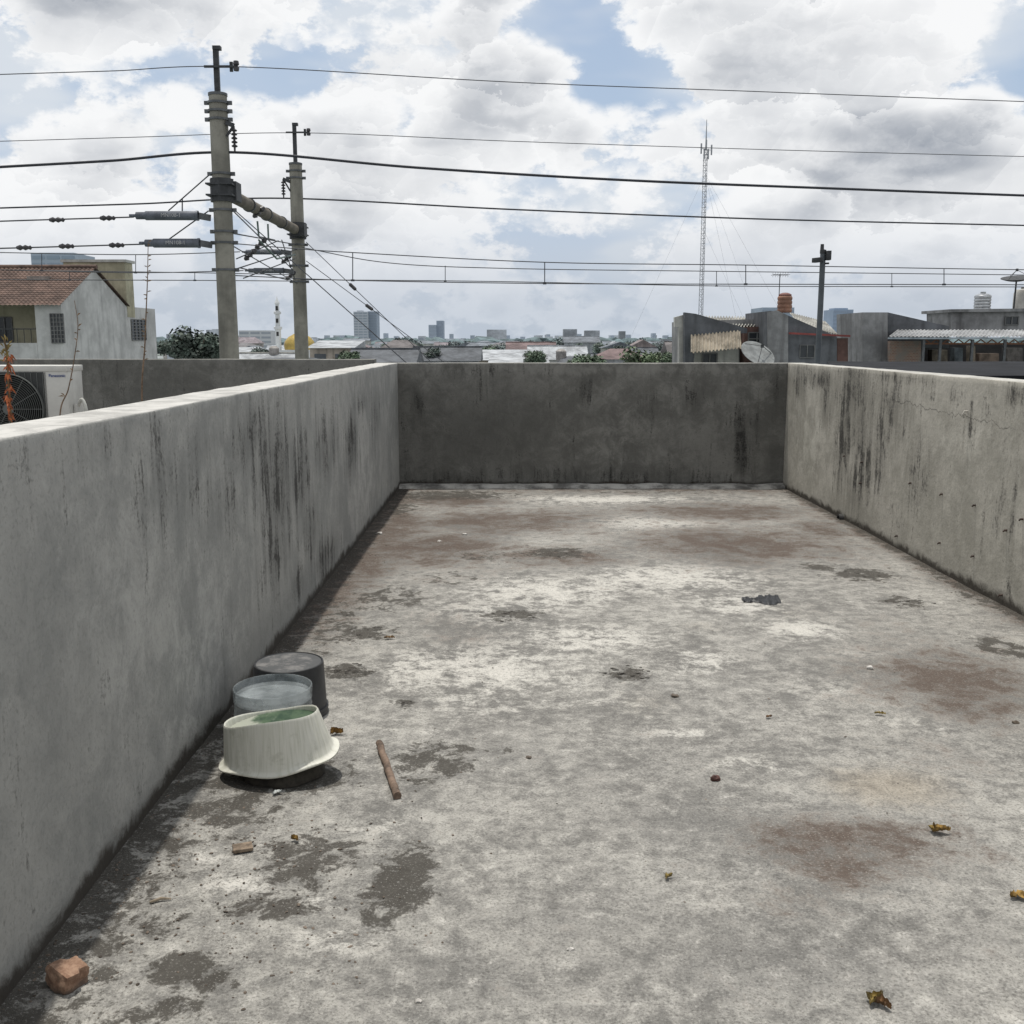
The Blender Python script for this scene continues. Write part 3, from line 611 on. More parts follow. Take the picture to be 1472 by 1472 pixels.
# ------------------------------------------------------------------ railway catenary portal
Y1, Y2 = 21.0, 29.5
m_pole = simple('pole_concrete', (.215, .205, .175), .85, .28, 1.2, streak=.45)
m_st = simple('dark_galvanised', (.10, .105, .11), .5, .25, 6, metal=.5); m_dk = simple('dark_steel', (.035, .037, .04), .6, .3, 8)
m_ins = simple('brown_insulator', (.045, .042, .045), .35, .2, 10); m_spring = simple('tensioner_grey', (.10, .11, .13), .5, .25, 5, metal=.3)
p1t, p1m = P(313, 135, Y1), P(320, 330, Y1); p2t = P(425, 235, Y2)
x1p = (p1t.x + P(330, 518, Y1).x) / 2; x2p = (p2t.x + P(434, 518, Y2).x) / 2
por = thing('catenary_portal', 'railway catenary portal with two concrete poles joined by a cross beam', 'railway mast', (x1p, Y1, GZ))
for (xp, Yq, zt_) in ((x1p, Y1, p1t.z), (x2p, Y2, p2t.z)):
    rt, rb_ = (.172, .225)
    pole = MB().tube((xp, Yq, GZ), (xp, Yq, zt_), rb_, rt, 28).build('pole', m_pole, por)
    MB().lathe([(rt + .012, zt_ - .04), (rt + .012, zt_ + .01), (.05, zt_ + .04), (.0001, zt_ + .04)], (xp, Yq, 0), 24).build('cap', m_st, pole)
def bands(px, ys_, Yq, xp, r_):
    for y in ys_:
        z = P(px, y, Yq).z
        MB().lathe([(r_, z - .02), (r_ + .022, z - .02), (r_ + .022, z + .02), (r_, z + .02)], (xp, Yq, 0), 24).box((xp + r_ + .04, Yq, z), (.09, .05, .07)).box((xp - r_ - .04, Yq, z), (.09, .05, .07)).build('band', m_st, por)
bands(314, [148, 160, 172, 250, 302, 333, 349, 388], Y1, x1p, .184); bands(426, [246, 256, 352, 382, 405], Y2, x2p, .185)
for (pxc, ya, yb, yc, Yq, xp) in ((315, 68, 137, 97, Y1, x1p), (421, 178, 237, 191, Y2, x2p)):
    za, zb_, zc = P(pxc, ya, Yq).z, P(pxc, yb, Yq).z, P(pxc, yc, Yq).z
    ex = MB(); ex.b2((xp - .05, Yq - .04, zb_ - .02), (xp + .05, Yq + .04, za)); ex.b2((xp - .05, Yq - .06, za - .05), (xp + .10, Yq + .06, za + .02)); pk = ex.build('mast_extension', m_dk, por)
    MB().b2((xp - .22, Yq - .09, zc - .02), (xp + .40, Yq - .05, zc + .02)).b2((xp + .26, Yq - .03, zc - .08), (xp + .32, Yq + .01, zc + .10)).build('cross_arm', m_dk, pk)
    cl = MB(); cl.lathe([(.0001, -.10), (.05, -.09), (.06, -.03), (.03, 0), (.06, .03), (.05, .09), (.0001, .10)], Matrix.Translation((xp + .40, Yq - .07, zc + .01)), 12); cl.build('insulator', m_ins, pk)
bz1, bz2 = P(322, 274, Y1).z, P(430, 332, Y2).z
A_, B_ = Vector((x1p, Y1, bz1)), Vector((x2p, Y2, bz2))
MB().tube(A_, B_, .13, .13, 20).build('cross_beam', simple('beam_concrete', (.12, .105, .085), .85, .3, 1.5), por)
for (xp, Yq, z) in ((x1p, Y1, bz1), (x2p, Y2, bz2)):
    k = MB(); k.lathe([(.19, z - .22), (.235, z - .22), (.235, z + .22), (.19, z + .22)], (xp, Yq, 0), 8); k.b2((xp - .26, Yq - .24, z - .12), (xp + .26, Yq + .24, z - .09)); k.b2((xp - .26, Yq - .24, z + .09), (xp + .26, Yq + .24, z + .12)); k.box((xp + .1, Yq + (.2 if Yq < 25 else -.3), z), (.36, .4, .36)); k.build('beam_clamp', m_dk, por)
for tt in (.28, .5, .72):
    q = A_.lerp(B_, tt); MB().lathe([(.13, -.02), (.155, -.02), (.155, .02), (.13, .02)], Matrix.Translation(q) @ (B_ - A_).to_track_quat('Z', 'Y').to_matrix().to_4x4(), 20).build('beam_band', m_st, por)
def insulator(p, L, nd, parent):
    pr = [(.0001, 0), (.018, -.01)]
    for k in range(nd):
        z = -L * (.12 + .76 * k / nd); pr += [(.022, z), (.062, z - L * .3 / nd), (.05, z - L * .5 / nd), (.022, z - L * .55 / nd)]
    pr += [(.018, -L), (.0001, -L)]
    return MB().lathe(pr, p, 14).build('insulator', m_ins, parent)
for (bp, tip, z0_, z1_, Yq, n_) in (((327, 178), (338, 182), 182, 219, Y1, 5), ((418, 262), (408, 258), 258, 285, Y2, 5)):
    a_ = P(*bp, Yq); t_ = P(*tip, Yq)
    MB().bar(a_ + Vector((0, -.1, .0)), t_ + Vector((0, -.1, 0)), .08, .08).bar(a_ + Vector((0, -.1, -.25)), t_ + Vector((0, -.1, 0)), .04, .04).build('bracket', m_dk, por)
    insulator(t_ + Vector((0, -.1, 0)), t_.z - P(tip[0], z1_, Yq).z, n_, por)
def tensioner(xa, xb, y, Yq, yoff, r_, txt):
    a_ = P(xa, y, Yq) + Vector((0, yoff, 0)); b_ = P(xb, y, Yq) + Vector((0, yoff, 0)); L = (b_ - a_).length; d = (b_ - a_).normalized()
    Mx = Matrix.Translation(a_) @ d.to_track_quat('Z', 'Y').to_matrix().to_4x4()
    o_ = MB().lathe([(.0001, 0), (r_ * .35, 0), (r_ * .35, L * .09), (r_ * .8, L * .10), (r_ * .8, L * .22), (r_, L * .24), (r_, L * .97), (r_ * 1.1, L * .97), (r_ * 1.1, L), (.0001, L)], Mx, 18).build('spring_tensioner', m_spring, por)
    text_part('lettering', txt, r_ * 1.15, simple('pale_letter', (.4, .4, .4), .7, .1, 5), o_, Matrix.Translation(a_ + d * L * .62 + Vector((0, -r_ - .002, 0))) @ Matrix.Rotation(R(90), 4, 'X'))
    br = MB(); br.bar(b_, P(xb + 14, y + 2, Yq) + Vector((0, yoff * .3, 0)), .05, .12); br.build('link_plate', m_st, o_)
tensioner(192, 290, 312, Y1, -.22, .088, 'MN108-1'); tensioner(206, 292, 351, Y1, -.22, .088, 'MN108-1')
tensioner(348, 405, 362, Y2 - 2, 0, .070, 'MN108-1'); tensioner(352, 408, 389, Y2 - 2, 0, .070, 'MN108-1')
for a_, b_, Yq in [((242, 303), (300, 252), Y1), ((240, 346), (300, 303), Y1), ((262, 286), (262, 304), Y1)]: MB().tube(P(*a_, Yq), P(*b_, Yq), .013, None, 6).build('stay_rod', m_dk, por)
for a_, b_, ya, yb in [((332, 300), (425, 392), Y1, Y2), ((332, 335), (428, 352), Y1, Y2), ((332, 352), (428, 408), Y1, Y2), ((332, 389), (428, 358), Y1, Y2), ((372, 340), (395, 345), 24, 26), ((340, 372), (400, 346), 22, 27), ((345, 385), (412, 402), 22, 28), ((350, 400), (424, 372), 23, 28.5), ((405, 345), (424, 402), 27, 29)]:
    MB().tube(P(*a_, ya), P(*b_, yb), .0135, None, 6).build('stay_rod', m_dk, por)
for a_, b_, ya, yb in [((370, 318), (372, 340), 24, 24), ((385, 322), (386, 345), 26, 26), ((372, 345), (398, 372), 24, 25), ((398, 372), (424, 366), 25, 28.5)]:
    MB().tube(P(*a_, ya), P(*b_, yb), .022, None, 8).build('cantilever_tube', simple('green_grey_tube', (.10, .14, .125), .5, .25, 6, metal=.3), por)
for (x, y, Yq) in ((372, 305, 24), (375, 350, 24.5), (412, 372, 28), (360, 366, 23), (418, 396, 28.5)):
    MB().lathe([(.0001, -.18), (.03, -.17), (.07, -.10), (.03, -.06), (.07, 0), (.03, .04), (.07, .10), (.03, .17), (.0001, .18)], Matrix.Translation(P(x, y, Yq)) @ Matrix.Rotation(R(50), 4, 'Y'), 12).build('insulator', m_ins, por)
# ---- wires
m_wire = simple('weathered_wire', (.045, .048, .055), .6, .2, 3); m_cable = simple('black_cable', (.02, .022, .03), .6, .2, 3)
def wire(pts, r_, label, mat=None, beads=()):
    pp = catmull([P(x, y, Yq) for x, y, Yq in pts], 14)
    o_ = MB().poly(pp, r_, 6).build('overhead_wire', mat or m_wire, label=label, cat='wire')
    for x, y, Yq in beads:
        MB().lathe([(.0001, -.16), (.03, -.15), (.055, -.08), (.03, -.03), (.055, .02), (.03, .08), (.045, .12), (.0001, .16)], Matrix.Translation(P(x, y, Yq)) @ Matrix.Rotation(R(90), 4, 'Y'), 10).build('strain_insulator', m_ins, o_)
    return o_
wire([(-160, 113, 20.5), (0, 107, 20.7), (160, 102, 20.9), (343, 96, 21), (735, 118, 21.8), (1100, 132, 22.6), (1472, 146, 23.4), (1700, 153, 24)], .009, 'topmost thin overhead wire running from the tip of the taller pole')
wire([(-160, 206, 29), (0, 203, 29.2), (200, 197, 29.4), (437, 191, 29.5), (735, 203, 30), (1100, 215, 31), (1472, 225, 32), (1700, 230, 32.5)], .010, 'thin overhead wire from the tip of the shorter pole')
wire([(-160, 249, 20.5), (0, 240, 20.7), (160, 231, 20.9), (338, 219, 21), (600, 241, 21.4), (900, 259, 22), (1200, 271, 22.6), (1472, 281, 23.2), (1700, 288, 23.6)], .026, 'thickest black overhead cable hanging below the insulator of taller pole', m_cable)
wire([(-160, 305, 29), (0, 299, 29.2), (200, 293, 29.4), (408, 285, 29.5), (735, 301, 30), (1100, 315, 31), (1472, 324, 32), (1700, 329, 32.5)], .022, 'black overhead cable hanging from the insulator of shorter pole', m_cable)
wire([(-160, 324, 20.8), (0, 318, 20.8), (192, 312, 20.8)], .014, 'upper tension wire ending in the upper spring tensioner at left', None, [(82, 316, 20.75), (155, 313.5, 20.75)])
wire([(-160, 361, 20.8), (0, 357, 20.8), (206, 351, 20.8)], .014, 'lower tension wire ending in the lower spring tensioner at left', None, [(96, 354, 20.75), (168, 352.5, 20.75), (35, 356, 20.75)])
def catline(mess, cont, drops, label, r_=.012):
    w0 = P(*mess[0]); o_ = thing('contact_line', label, 'wire', (w0.x, w0.y, w0.z))
    MB().poly(catmull([P(*q) for q in mess], 14), r_, 6).build('messenger_wire', m_wire, o_)
    MB().poly(catmull([P(*q) for q in cont], 14), r_, 6).build('contact_wire', m_wire, o_)
    for x, ya, yb, Yq in drops: MB().tube(P(x, ya, Yq), P(x, yb, Yq), .010, None, 6).box(P(x, yb, Yq), (.07, .04, .04)).build('dropper', m_wire, o_)
catline([(335, 350, 21.3), (420, 357, 21.5), (507, 363, 21.7), (783, 377, 22), (1072, 381, 22.8), (1357, 386, 23.4), (1700, 391, 24)], [(335, 396, 21.3), (507, 403, 21.7), (783, 407.5, 22), (1072, 408.5, 22.8), (1357, 409, 23.4), (1700, 410, 24)],
        [(507, 363, 403, 21.7), (783, 377, 407.5, 22), (1072, 381, 408.5, 22.8), (1357, 386, 409, 23.4)], 'nearer catenary contact line with droppers right of the portal', .010)
catline([(435, 356, 29), (560, 378, 29.3), (735, 386, 29.8), (1030, 390, 30.8), (1282, 393, 31.6), (1700, 398, 32.5)], [(432, 402, 29), (560, 403, 29.3), (735, 405, 29.8), (1030, 411, 30.8), (1282, 412, 31.6), (1700, 413, 32.5)],
        [(640, 382, 404, 29.5), (1030, 390, 411, 30.8), (1282, 393, 412, 31.6)], 'farther catenary contact line with droppers right of the portal')
catline([(-160, 360, 27), (0, 363, 27.4), (195, 366, 28), (345, 362, 27.6)], [(-160, 386, 27), (0, 388, 27.4), (195, 392, 28), (350, 389, 27.6)], [(195, 366, 392, 28), (60, 364, 389, 27.5)], 'upper catenary contact line left of the portal before the tiled house')
catline([(-160, 385, 29), (0, 388, 29.2), (280, 392, 29.4), (420, 395, 29.5)], [(-160, 401, 29), (0, 402, 29.2), (280, 403, 29.4), (420, 404, 29.5)], [(280, 392, 403, 29.4), (100, 389, 402.5, 29.2)], 'lower catenary contact line left of the portal before the tiled house')
for i, (a_, b_, lab) in enumerate([((440, 348), (640, 540), 'upper slanting guy wire running down right from the shorter pole'), ((440, 375), (640, 522), 'lower slanting guy wire running down right from the shorter pole'), ((335, 300), (560, 500), 'long slanting guy wire running down right from the taller pole')]):
    Yq = (Y2, Y2 + .3, Y1)[i]; pa, pb = P(*a_, Yq), P(*b_, Yq); d = pb - pa; pe = pa + d * ((GZ - pa.z) / d.z)
    o_ = MB().tube(pa, pe, .010, None, 6).build('guy_wire', m_wire, label=lab, cat='wire')
    if i < 2:
        q = pa + (pb - pa) * (.33 if i == 0 else .45); MB().lathe([(.0001, -.15), (.05, -.1), (.05, .1), (.0001, .15)], Matrix.Translation(q) @ d.to_track_quat('Z', 'Y').to_matrix().to_4x4(), 10).build('strain_insulator', m_ins, o_)
# ------------------------------------------------------------------ street pole at right
Yq = 18.5; pt = P(1181, 362, Yq); pb_ = P(1179, 495, Yq); xp = (pt.x + pb_.x) / 2
sp = thing('street_pole', 'slim dark grey steel pole with small devices on top behind right wall', 'pole', (xp, Yq, GZ))
m_sp = simple('painted_grey_steel', (.075, .085, .095), .5, .15, 4)
MB().tube((xp, Yq, GZ), (xp, Yq, pt.z), .062, .048, 16).build('shaft', m_sp, sp)
MB().lathe([(.056, pt.z - .03), (.056, pt.z + .03), (.0001, pt.z + .05)], (xp, Yq, 0), 16).tube((xp - .02, Yq, pt.z), (xp - .02, Yq, P(1180, 351, Yq).z), .035, .03, 12).build('top_cap', m_dk, sp)
cm = MB(); cm.bar((xp - .02, Yq - .02, pt.z - .13), (xp - .12, Yq - .08, pt.z - .13), .03, .03); cm.box((xp - .13, Yq - .12, pt.z - .15), (.08, .2, .08), .4); cm.build('camera_head', m_dk, sp, bevel=.006)
cm = MB(); cm.bar((xp, Yq, pt.z - .2), (xp + .1, Yq - .05, pt.z - .2), .03, .03); cm.box((xp + .07, Yq - .09, pt.z - .07), (.07, .12, .16)); cm.build('junction_box', m_dk, sp, bevel=.006)
# ------------------------------------------------------------------ radio mast
Ym = 120.0; pt = P(1016.5, 178, Ym); xm = (pt.x + P(1007, 450, Ym).x) / 2
rm = thing('radio_mast', 'tall thin lattice radio mast with guy wires above the grey rooftops', 'mast', (xm, Ym, GZ))
la = MB(); zt_ = P(1016, 215, Ym).z; hw = .30
cs = [Vector((hw * math.cos(a), hw * math.sin(a), 0)) for a in (R(-90), R(30), R(150))]
m_mast = simple('mast_grey', (.26, .27, .29), .6, .2, 2)
for c_ in cs: la.tube(Vector((xm, Ym, GZ)) + c_, Vector((xm, Ym, zt_)) + c_ * .8, .035, .03, 5)
nlev = 52
for k in range(nlev):
    za = GZ + (zt_ - GZ) * k / nlev; zb_ = GZ + (zt_ - GZ) * (k + 1) / nlev
    for i in range(3):
        a_, b_ = cs[i], cs[(i + 1) % 3]
        la.tube(Vector((xm, Ym, za)) + a_, Vector((xm, Ym, zb_)) + b_, .018, None, 4); la.tube(Vector((xm, Ym, zb_)) + a_, Vector((xm, Ym, zb_)) + b_, .018, None, 4)
la.build('lattice', m_mast, rm, smooth=False)
MB().tube((xm, Ym, zt_), (xm, Ym, P(1016, 172, Ym).z), .09, .03, 8).build('whip_antenna', m_mast, rm)
for dx, y in ((-.55, 214), (.6, 216), (0, 209), (.25, 222), (-.2, 222)):
    z = P(1016, y, Ym).z; MB().tube((xm + dx, Ym - .2, z - .55), (xm + dx, Ym - .2, z + .55), .09, None, 8).bar((xm, Ym, z), (xm + dx + .001, Ym - .2, z), .05, .05).build('panel_antenna', m_mast, rm)
for (dx, dy, yy) in ((12, 6, 250), (-11, 8, 250), (9, -6, 330), (14, -8, 250), (7.5, 3, 250)):
    MB().tube((xm, Ym, P(1015, yy, Ym).z), (xm + dx, Ym + dy, GZ), .009, None, 4).build('guy_wire', m_mast, rm)
# ------------------------------------------------------------------ left house
xg = -17.9; ya, yr, yb_, yc = 41.5, 45.0, 48.5, 52.4
ze, zr, zk = P(105, 435, ya).z, P(140, 388, yr).z, P(188, 440, yb_).z
lh = thing('tiled_house', 'pale house with brown red tiled roof and balcony at far left', 'house', (-22, ya, GZ))
m_lw = simple('weathered_white_wall', (.43, .43, .42), .85, .18, .9, streak=.3); m_cr = simple('cream_wall', (.34, .32, .23), .85, .25, .8, streak=.45)
MB().prism([(xg, ya, GZ), (xg, ya, ze), (xg, yr, zr), (xg, yb_, zk), (xg, yb_, GZ)], (-1.05, 0, 0)).build('gable_wall', m_lw, lh)
MB().prism([(xg - 1.055, ya + 1.9, GZ), (xg - 1.055, ya + 1.9, ze), (xg - 1.055, yr, zr - .15), (xg - 1.055, yb_, zk - .1), (xg - 1.055, yb_, GZ)], (-10, 0, 0)).build('wall', m_cr, lh)
m_tile = simple('brown_roof_tile', (.105, .068, .054), .85, .4, 1.6, streak=.4)
rf = MB().corr((-29.5, ya - .35, ze - .12), (xg + .12, ya - .35, ze - .12), (-29.5, yr, zr + .1), 64, .018, 19, 5, .022).build('roof', m_tile, lh)
MB().corr((-29.5, yb_ + .2, zk), (xg + .12, yb_ + .2, zk), (-29.5, yr, zr + .1), 64, .018, 2, 4).build('roof', m_tile, lh)
MB().tube((-29.5, yr, zr + .12), (xg + .15, yr, zr + .12), .10, None, 10).build('ridge_cap', m_tile, rf)
MB().b2((P(28, 403, 43).x, yr - 1.35, zr - .62), (P(60, 403, 43).x, yr - .75, zr - .34)).build('roof_patch', simple('pale_tile', (.25, .22, .20), .8, .3, 3), rf)
zf = P(30, 493, ya).z
MB().b2((-29, ya, GZ), (xg - 1.06, ya + 1.895, zf)).build('balcony', m_lw, lh)
rl = MB()
for k in range(18): x = xg - 1.3 - k * .28; rl.tube((x, ya + .08, zf), (x, ya + .08, zf + .55), .014, None, 5)
rl.bar((xg - 1.1, ya + .08, zf + .55), (-29, ya + .08, zf + .55), .05, .04); rl.build('railing', m_dk, lh)
def window(a, b2_, parent, axis, n1, n2, glass=(.03, .035, .04), fr=.05, out=.03):
    """rectangular window between two corners on a wall; axis 'y' faces -y, axis 'x' faces +x"""
    a, b2_ = Vector(a), Vector(b2_); fm = MB(); i = 0 if axis == 'y' else 1; dv = Vector((0, -out, 0)) if axis == 'y' else Vector((out, 0, 0))
    lo = [min(a[k], b2_[k]) for k in range(3)]; hi = [max(a[k], b2_[k]) for k in range(3)]
    def pt(u, z): q = Vector(a); q[i] = u; q[2] = z; return q + dv
    for k in range(n1 + 1): u = lo[i] + (hi[i] - lo[i]) * k / n1; fm.bar(pt(u, lo[2]), pt(u, hi[2]), fr, fr)
    for k in range(n2 + 1): z = lo[2] + (hi[2] - lo[2]) * k / n2; fm.bar(pt(lo[i], z), pt(hi[i], z), fr * .9, fr * .9)
    w = fm.build('window', simple('window_frame_grey', (.13, .13, .128), .6, .2, 4), parent, smooth=False)
    MB().add([pt(lo[i], lo[2]) - dv * .7, pt(hi[i], lo[2]) - dv * .7, pt(hi[i], hi[2]) - dv * .7, pt(lo[i], hi[2]) - dv * .7], [(0, 1, 2, 3)]).build('pane', simple('dark_pane_%d' % int(glass[0] * 100), glass, .2, .2, 2), w)
window(P(72, 451, ya), P(94, 493, ya), lh, 'y', 4, 7, (.05, .055, .06), .035)
yw1, yw2 = -xg * F / (736 - 197), -xg * F / (736 - 217)
yw1, yw2 = min(yw1, yw2), max(yw1, yw2)
window((P(-5, 455, ya + 1.9).x, ya + 1.9, P(0, 456, ya + 1.9).z), (P(17, 455, ya + 1.9).x, ya + 1.9, P(0, 491, ya + 1.9).z), lh, 'y', 2, 1)
window((P(-60, 455, ya + 1.9).x, ya + 1.9, P(0, 456, ya + 1.9).z), (P(-30, 455, ya + 1.9).x, ya + 1.9, P(0, 491, ya + 1.9).z), lh, 'y', 2, 1)
ex = MB().b2((xg - 5, yb_ + .003, GZ), (xg - .003, yc, P(200, 441, 49).z)).build('rear_extension', m_lw, lh)
window((xg, yw1, P(200, 459, 49).z), (xg, yw2, P(200, 489, 49).z), lh, 'x', 4, 7, (.05, .05, .055), .035)
tkb = MB().b2((P(92, 400, 48.6).x, 48.62, zk - .5), (P(180, 400, 48.6).x, 49.6, P(135, 377, 48.6).z)).build('tank_enclosure', m_cr, lh)
MB().b2((P(89, 400, 48.6).x, 48.55, P(135, 377, 48.6).z + .003), (P(183, 400, 48.6).x, 49.7, P(135, 373, 48.6).z)).build('lid', simple('grey_lid', (.35, .35, .33), .8, .2, 2), tkb)
# ------------------------------------------------------------------ right hand houses
m_gd = simple('dark_grey_wall', (.105, .11, .12), .85, .3, .9, streak=.5); m_gl = simple('mid_grey_wall', (.22, .22, .222), .85, .3, .9, streak=.55)
m_zn = simple('fibre_cement_sheet', (.34, .335, .31), .8, .35, 1.2, streak=.55); m_tan = simple('tan_sheet', (.25, .22, .175), .8, .4, 1.4, streak=.55)
m_wh = simple('dirty_white', (.44, .43, .40), .85, .25, .9, streak=.5); m_br = simple('brown_red_wall', (.11, .062, .052), .85, .35, 1)
m_red = simple('red_trim', (.20, .045, .04), .6, .3, 2); m_int = simple('dark_interior', (.035, .034, .033), .9, .3, 1)
ha = thing('grey_house', 'grey house with tan corrugated awning left of the orange water tank', 'house', (P(1035, 500, 41).x, 41, GZ))
MB().pprism([(978, 462), (1104, 458), (1104, 530), (978, 530)], 41.6, 2.2).b2((P(978, 500, 41.6).x, 41.7, GZ), (P(1103, 500, 41.6).x, 43.8, P(1000, 529, 41.6).z)).build('wall', m_gl, ha)
MB().pprism([(984, 449), (1000, 451), (1074, 472), (1074, 479), (1000, 481), (997, 528), (984, 528)], 40, .35).build('fin_wall', m_gd, ha)
MB().pprism([(970, 456), (984.5, 452), (984.5, 528), (976, 528), (976, 470), (970, 470)], 40.4, .3).build('white_trim', m_wh, ha)
MB().corr(P(1000, 468, 41.2), P(1106, 469, 41.2), P(1002, 455, 44), 24, .05, 1, 8).build('corrugated_roof', m_zn, ha)
MB().corr(P(993, 507, 38.8), P(1066, 500, 38.8), P(993, 482, 39.9), 14, .040, 1, 8).build('corrugated_awning', m_tan, ha)
MB().pprism([(998, 503), (1062, 501), (1062, 530), (998, 530)], 40.6, .9).build('lower_wall', m_wh, ha)
MB().pprism([(1070, 470), (1104, 469), (1104, 530), (1070, 530)], 40.7, .8).build('brown_wall', m_br, ha)
window(P(1076, 478, 40.7), P(1100, 496, 40.7), ha, 'y', 2, 2)
window(P(1010, 508, 40.6), P(1030, 524, 40.6), ha, 'y', 2, 1)
hb = thing('dark_house', 'dark grey house with sloping parapet and thin red trim', 'house', (P(1155, 500, 40).x, 40, GZ))
MB().pprism([(1106, 447), (1118, 447), (1203, 484), (1203, 530), (1106, 530)], 39, 4).b2((P(1107, 500, 39).x, 39.05, GZ), (P(1202, 500, 39).x, 42.9, P(1150, 529, 39).z)).build('wall', m_gd, hb)
MB().pprism([(1104, 449), (1117, 446), (1133, 454), (1133, 530), (1104, 530)], 38.9, .098).build('pale_pier', m_gl, hb)
MB().bar(P(1134, 479, 38.85), P(1222, 483, 38.85), .08, .07).build('red_trim', m_red, hb)
MB().pprism([(1203.5, 486), (1219, 486), (1219, 530), (1203.5, 530)], 39.3, 3).build('side_wall', m_br, hb)
MB().corr(P(1150, 468, 43.1), P(1206, 482, 43.1), P(1135, 450, 46), 16, .05, 1, 8).build('corrugated_roof', m_zn, hb)
window(P(1150, 496, 39), P(1170, 514, 39), hb, 'y', 2, 1, (.03, .035, .04), .03)
def dish(px, py, r_, Yq, rx, rz, mat, label, zfoot):
    c = P(px, py, Yq); o_ = thing('satellite_dish', label, 'satellite dish', (c.x, c.y, zfoot))
    Mx = Matrix.Translation(c) @ Matrix.Rotation(rz, 4, 'Z') @ Matrix.Rotation(rx, 4, 'X')
    pr = [(r_ * k / 8, .22 * r_ * (k / 8) ** 2) for k in range(8, 0, -1)] + [(.0001, 0), (.0001, -.02)] + [(r_ * k / 8, .22 * r_ * (k / 8) ** 2 - .02) for k in range(1, 9)]
    MB().lathe(pr, Mx, 32).build('reflector', mat, o_)
    f_ = Mx @ Vector((0, 0, .75 * r_)); k = MB()
    for a in (0, 2.1, 4.2): k.tube(Mx @ Vector((r_ * .95 * math.cos(a), r_ * .95 * math.sin(a), .2 * r_)), f_, .012, None, 5)
    k.lathe([(.0001, -.06), (.06, -.06), (.06, .06), (.0001, .06)], Matrix.Translation(f_), 10); k.build('feed_arm', m_dk, o_)
    MB().tube((c.x, c.y + .05, zfoot), c - Vector((0, 0, .02)), .04, None, 8).build('pole', m_dk, o_)
dish(1087, 512, .66, 38.0, R(42), R(25), simple('dish_grey', (.18, .19, .19), .6, .25, 4), 'grey satellite dish in front of the house with tan awning', GZ)
# orange tank
Yt = 41.0; c = P(1127.5, 449.5, Yt); r_ = 10.3 * Yt / F; hh = P(1127, 426, Yt).z - c.z
tk = thing('water_tank', 'orange plastic water tank with ribs on the dark grey house roof', 'water tank', c)
pr = [(r_ * .9, 0)]
for k in range(4): pr += [(r_ * .93, hh * (k + .05) / 4), (r_, hh * (k + .3) / 4), (r_, hh * (k + .7) / 4), (r_ * .93, hh * (k + .95) / 4)]
MB().lathe(pr + [(r_ * .8, hh * 1.05), (.0001, hh * 1.07)], c, 28).build('body', simple('orange_tank', (.22, .11, .07), .55, .25, 3), tk)
MB().lathe([(r_ * .85, hh * 1.03), (r_ * .88, hh * 1.10), (r_ * .6, hh * 1.18), (r_ * .3, hh * 1.22), (.0001, hh * 1.23)], c, 24).build('lid', simple('dark_red_lid', (.13, .05, .04), .6, .2, 3), tk)
Yt = 42.0; pa = P(1119, 447, Yt); pt = P(1119, 394, Yt)
ta = thing('tv_antenna', 'thin television antenna on a pole beside the orange water tank', 'antenna', (pa.x, Yt, pa.z - .4))
MB().tube((pa.x, Yt, pa.z - .4), (pa.x, Yt, pt.z), .018, None, 6).build('pole', m_dk, ta)
k = MB(); k.tube((pa.x - .3, Yt - .1, pt.z - .03), (pa.x + .35, Yt + .1, pt.z - .03), .012, None, 5)
for i in range(7): x = pa.x - .28 + i * .1; k.tube((x, Yt - .3, pt.z - .03), (x, Yt + .3, pt.z - .03), .008, None, 4); k.tube((x, Yt, pt.z - .12), (x, Yt, pt.z + .06), .006, None, 4)
k.build('element', m_dk, ta)
# right most building
hc = thing('workshop_building', 'grey building with long thin canopy and brick wall at far right', 'building', (P(1360, 500, 45).x, 45, GZ))
MB().pprism([(1240, 449), (1276, 449), (1276, 530), (1240, 530)], 44, 3.5).build('wall', m_gl, hc)
MB().pprism([(1276.3, 449), (1364, 469), (1364, 500), (1276.3, 500)], 44.2, 3).build('sloping_wall', m_gd, hc)
MB().pprism([(1277, 494), (1560, 494), (1560, 545), (1277, 545)], 47, .5).b2((P(1245, 500, 44).x, 44.2, GZ), (P(1560, 500, 44).x, 48, P(1300, 531, 44).z)).build('interior_wall', m_int, hc)
MB().corr(P(1277, 484, 42), P(1560, 484, 42), P(1290, 474, 44.1), 50, .022, 1, 6).build('canopy', simple('light_canopy_sheet', (.26, .265, .27), .7, .4, 1, streak=.5), hc)
MB().b2((P(1277, 485, 41.9).x, 41.88, P(1277, 487.5, 41.9).z), (P(1560, 485, 41.9).x, 41.96, P(1277, 485, 41.9).z)).build('fascia', simple('pale_blue_fascia', (.26, .30, .33), .5, .25, 2), hc)
m, t, b = newmat('brick_wall'); o = t.obj(); x, y, z = t.sep(o)
bt = t.n('ShaderNodeTexBrick', {'Vector': t.comb(t.m('ADD', x, y), z, 0.0), 'Color1': (.21, .12, .085, 1), 'Color2': (.27, .165, .115, 1), 'Mortar': (.26, .24, .22, 1), 'Scale': 4.0, 'Mortar Size': .03})
t.put(b.inputs['Base Color'], t.mix(t.mr(t.noise(o, 3, 5), .4, .7), bt.outputs[0], (.20, .18, .16))); b.inputs['Roughness'].default_value = .9
MB().pprism([(1279, 490), (1324, 490), (1324, 545), (1279, 545)], 43.2, .25).build('brick_wall', m, hc)
for px in (1328, 1352, 1398, 1445, 1500): q = P(px, 488, 42.2); MB().b2((q.x - .05, 42.15, GZ), (q.x + .05, 42.25, q.z)).build('post', m_st, hc)
k = MB()
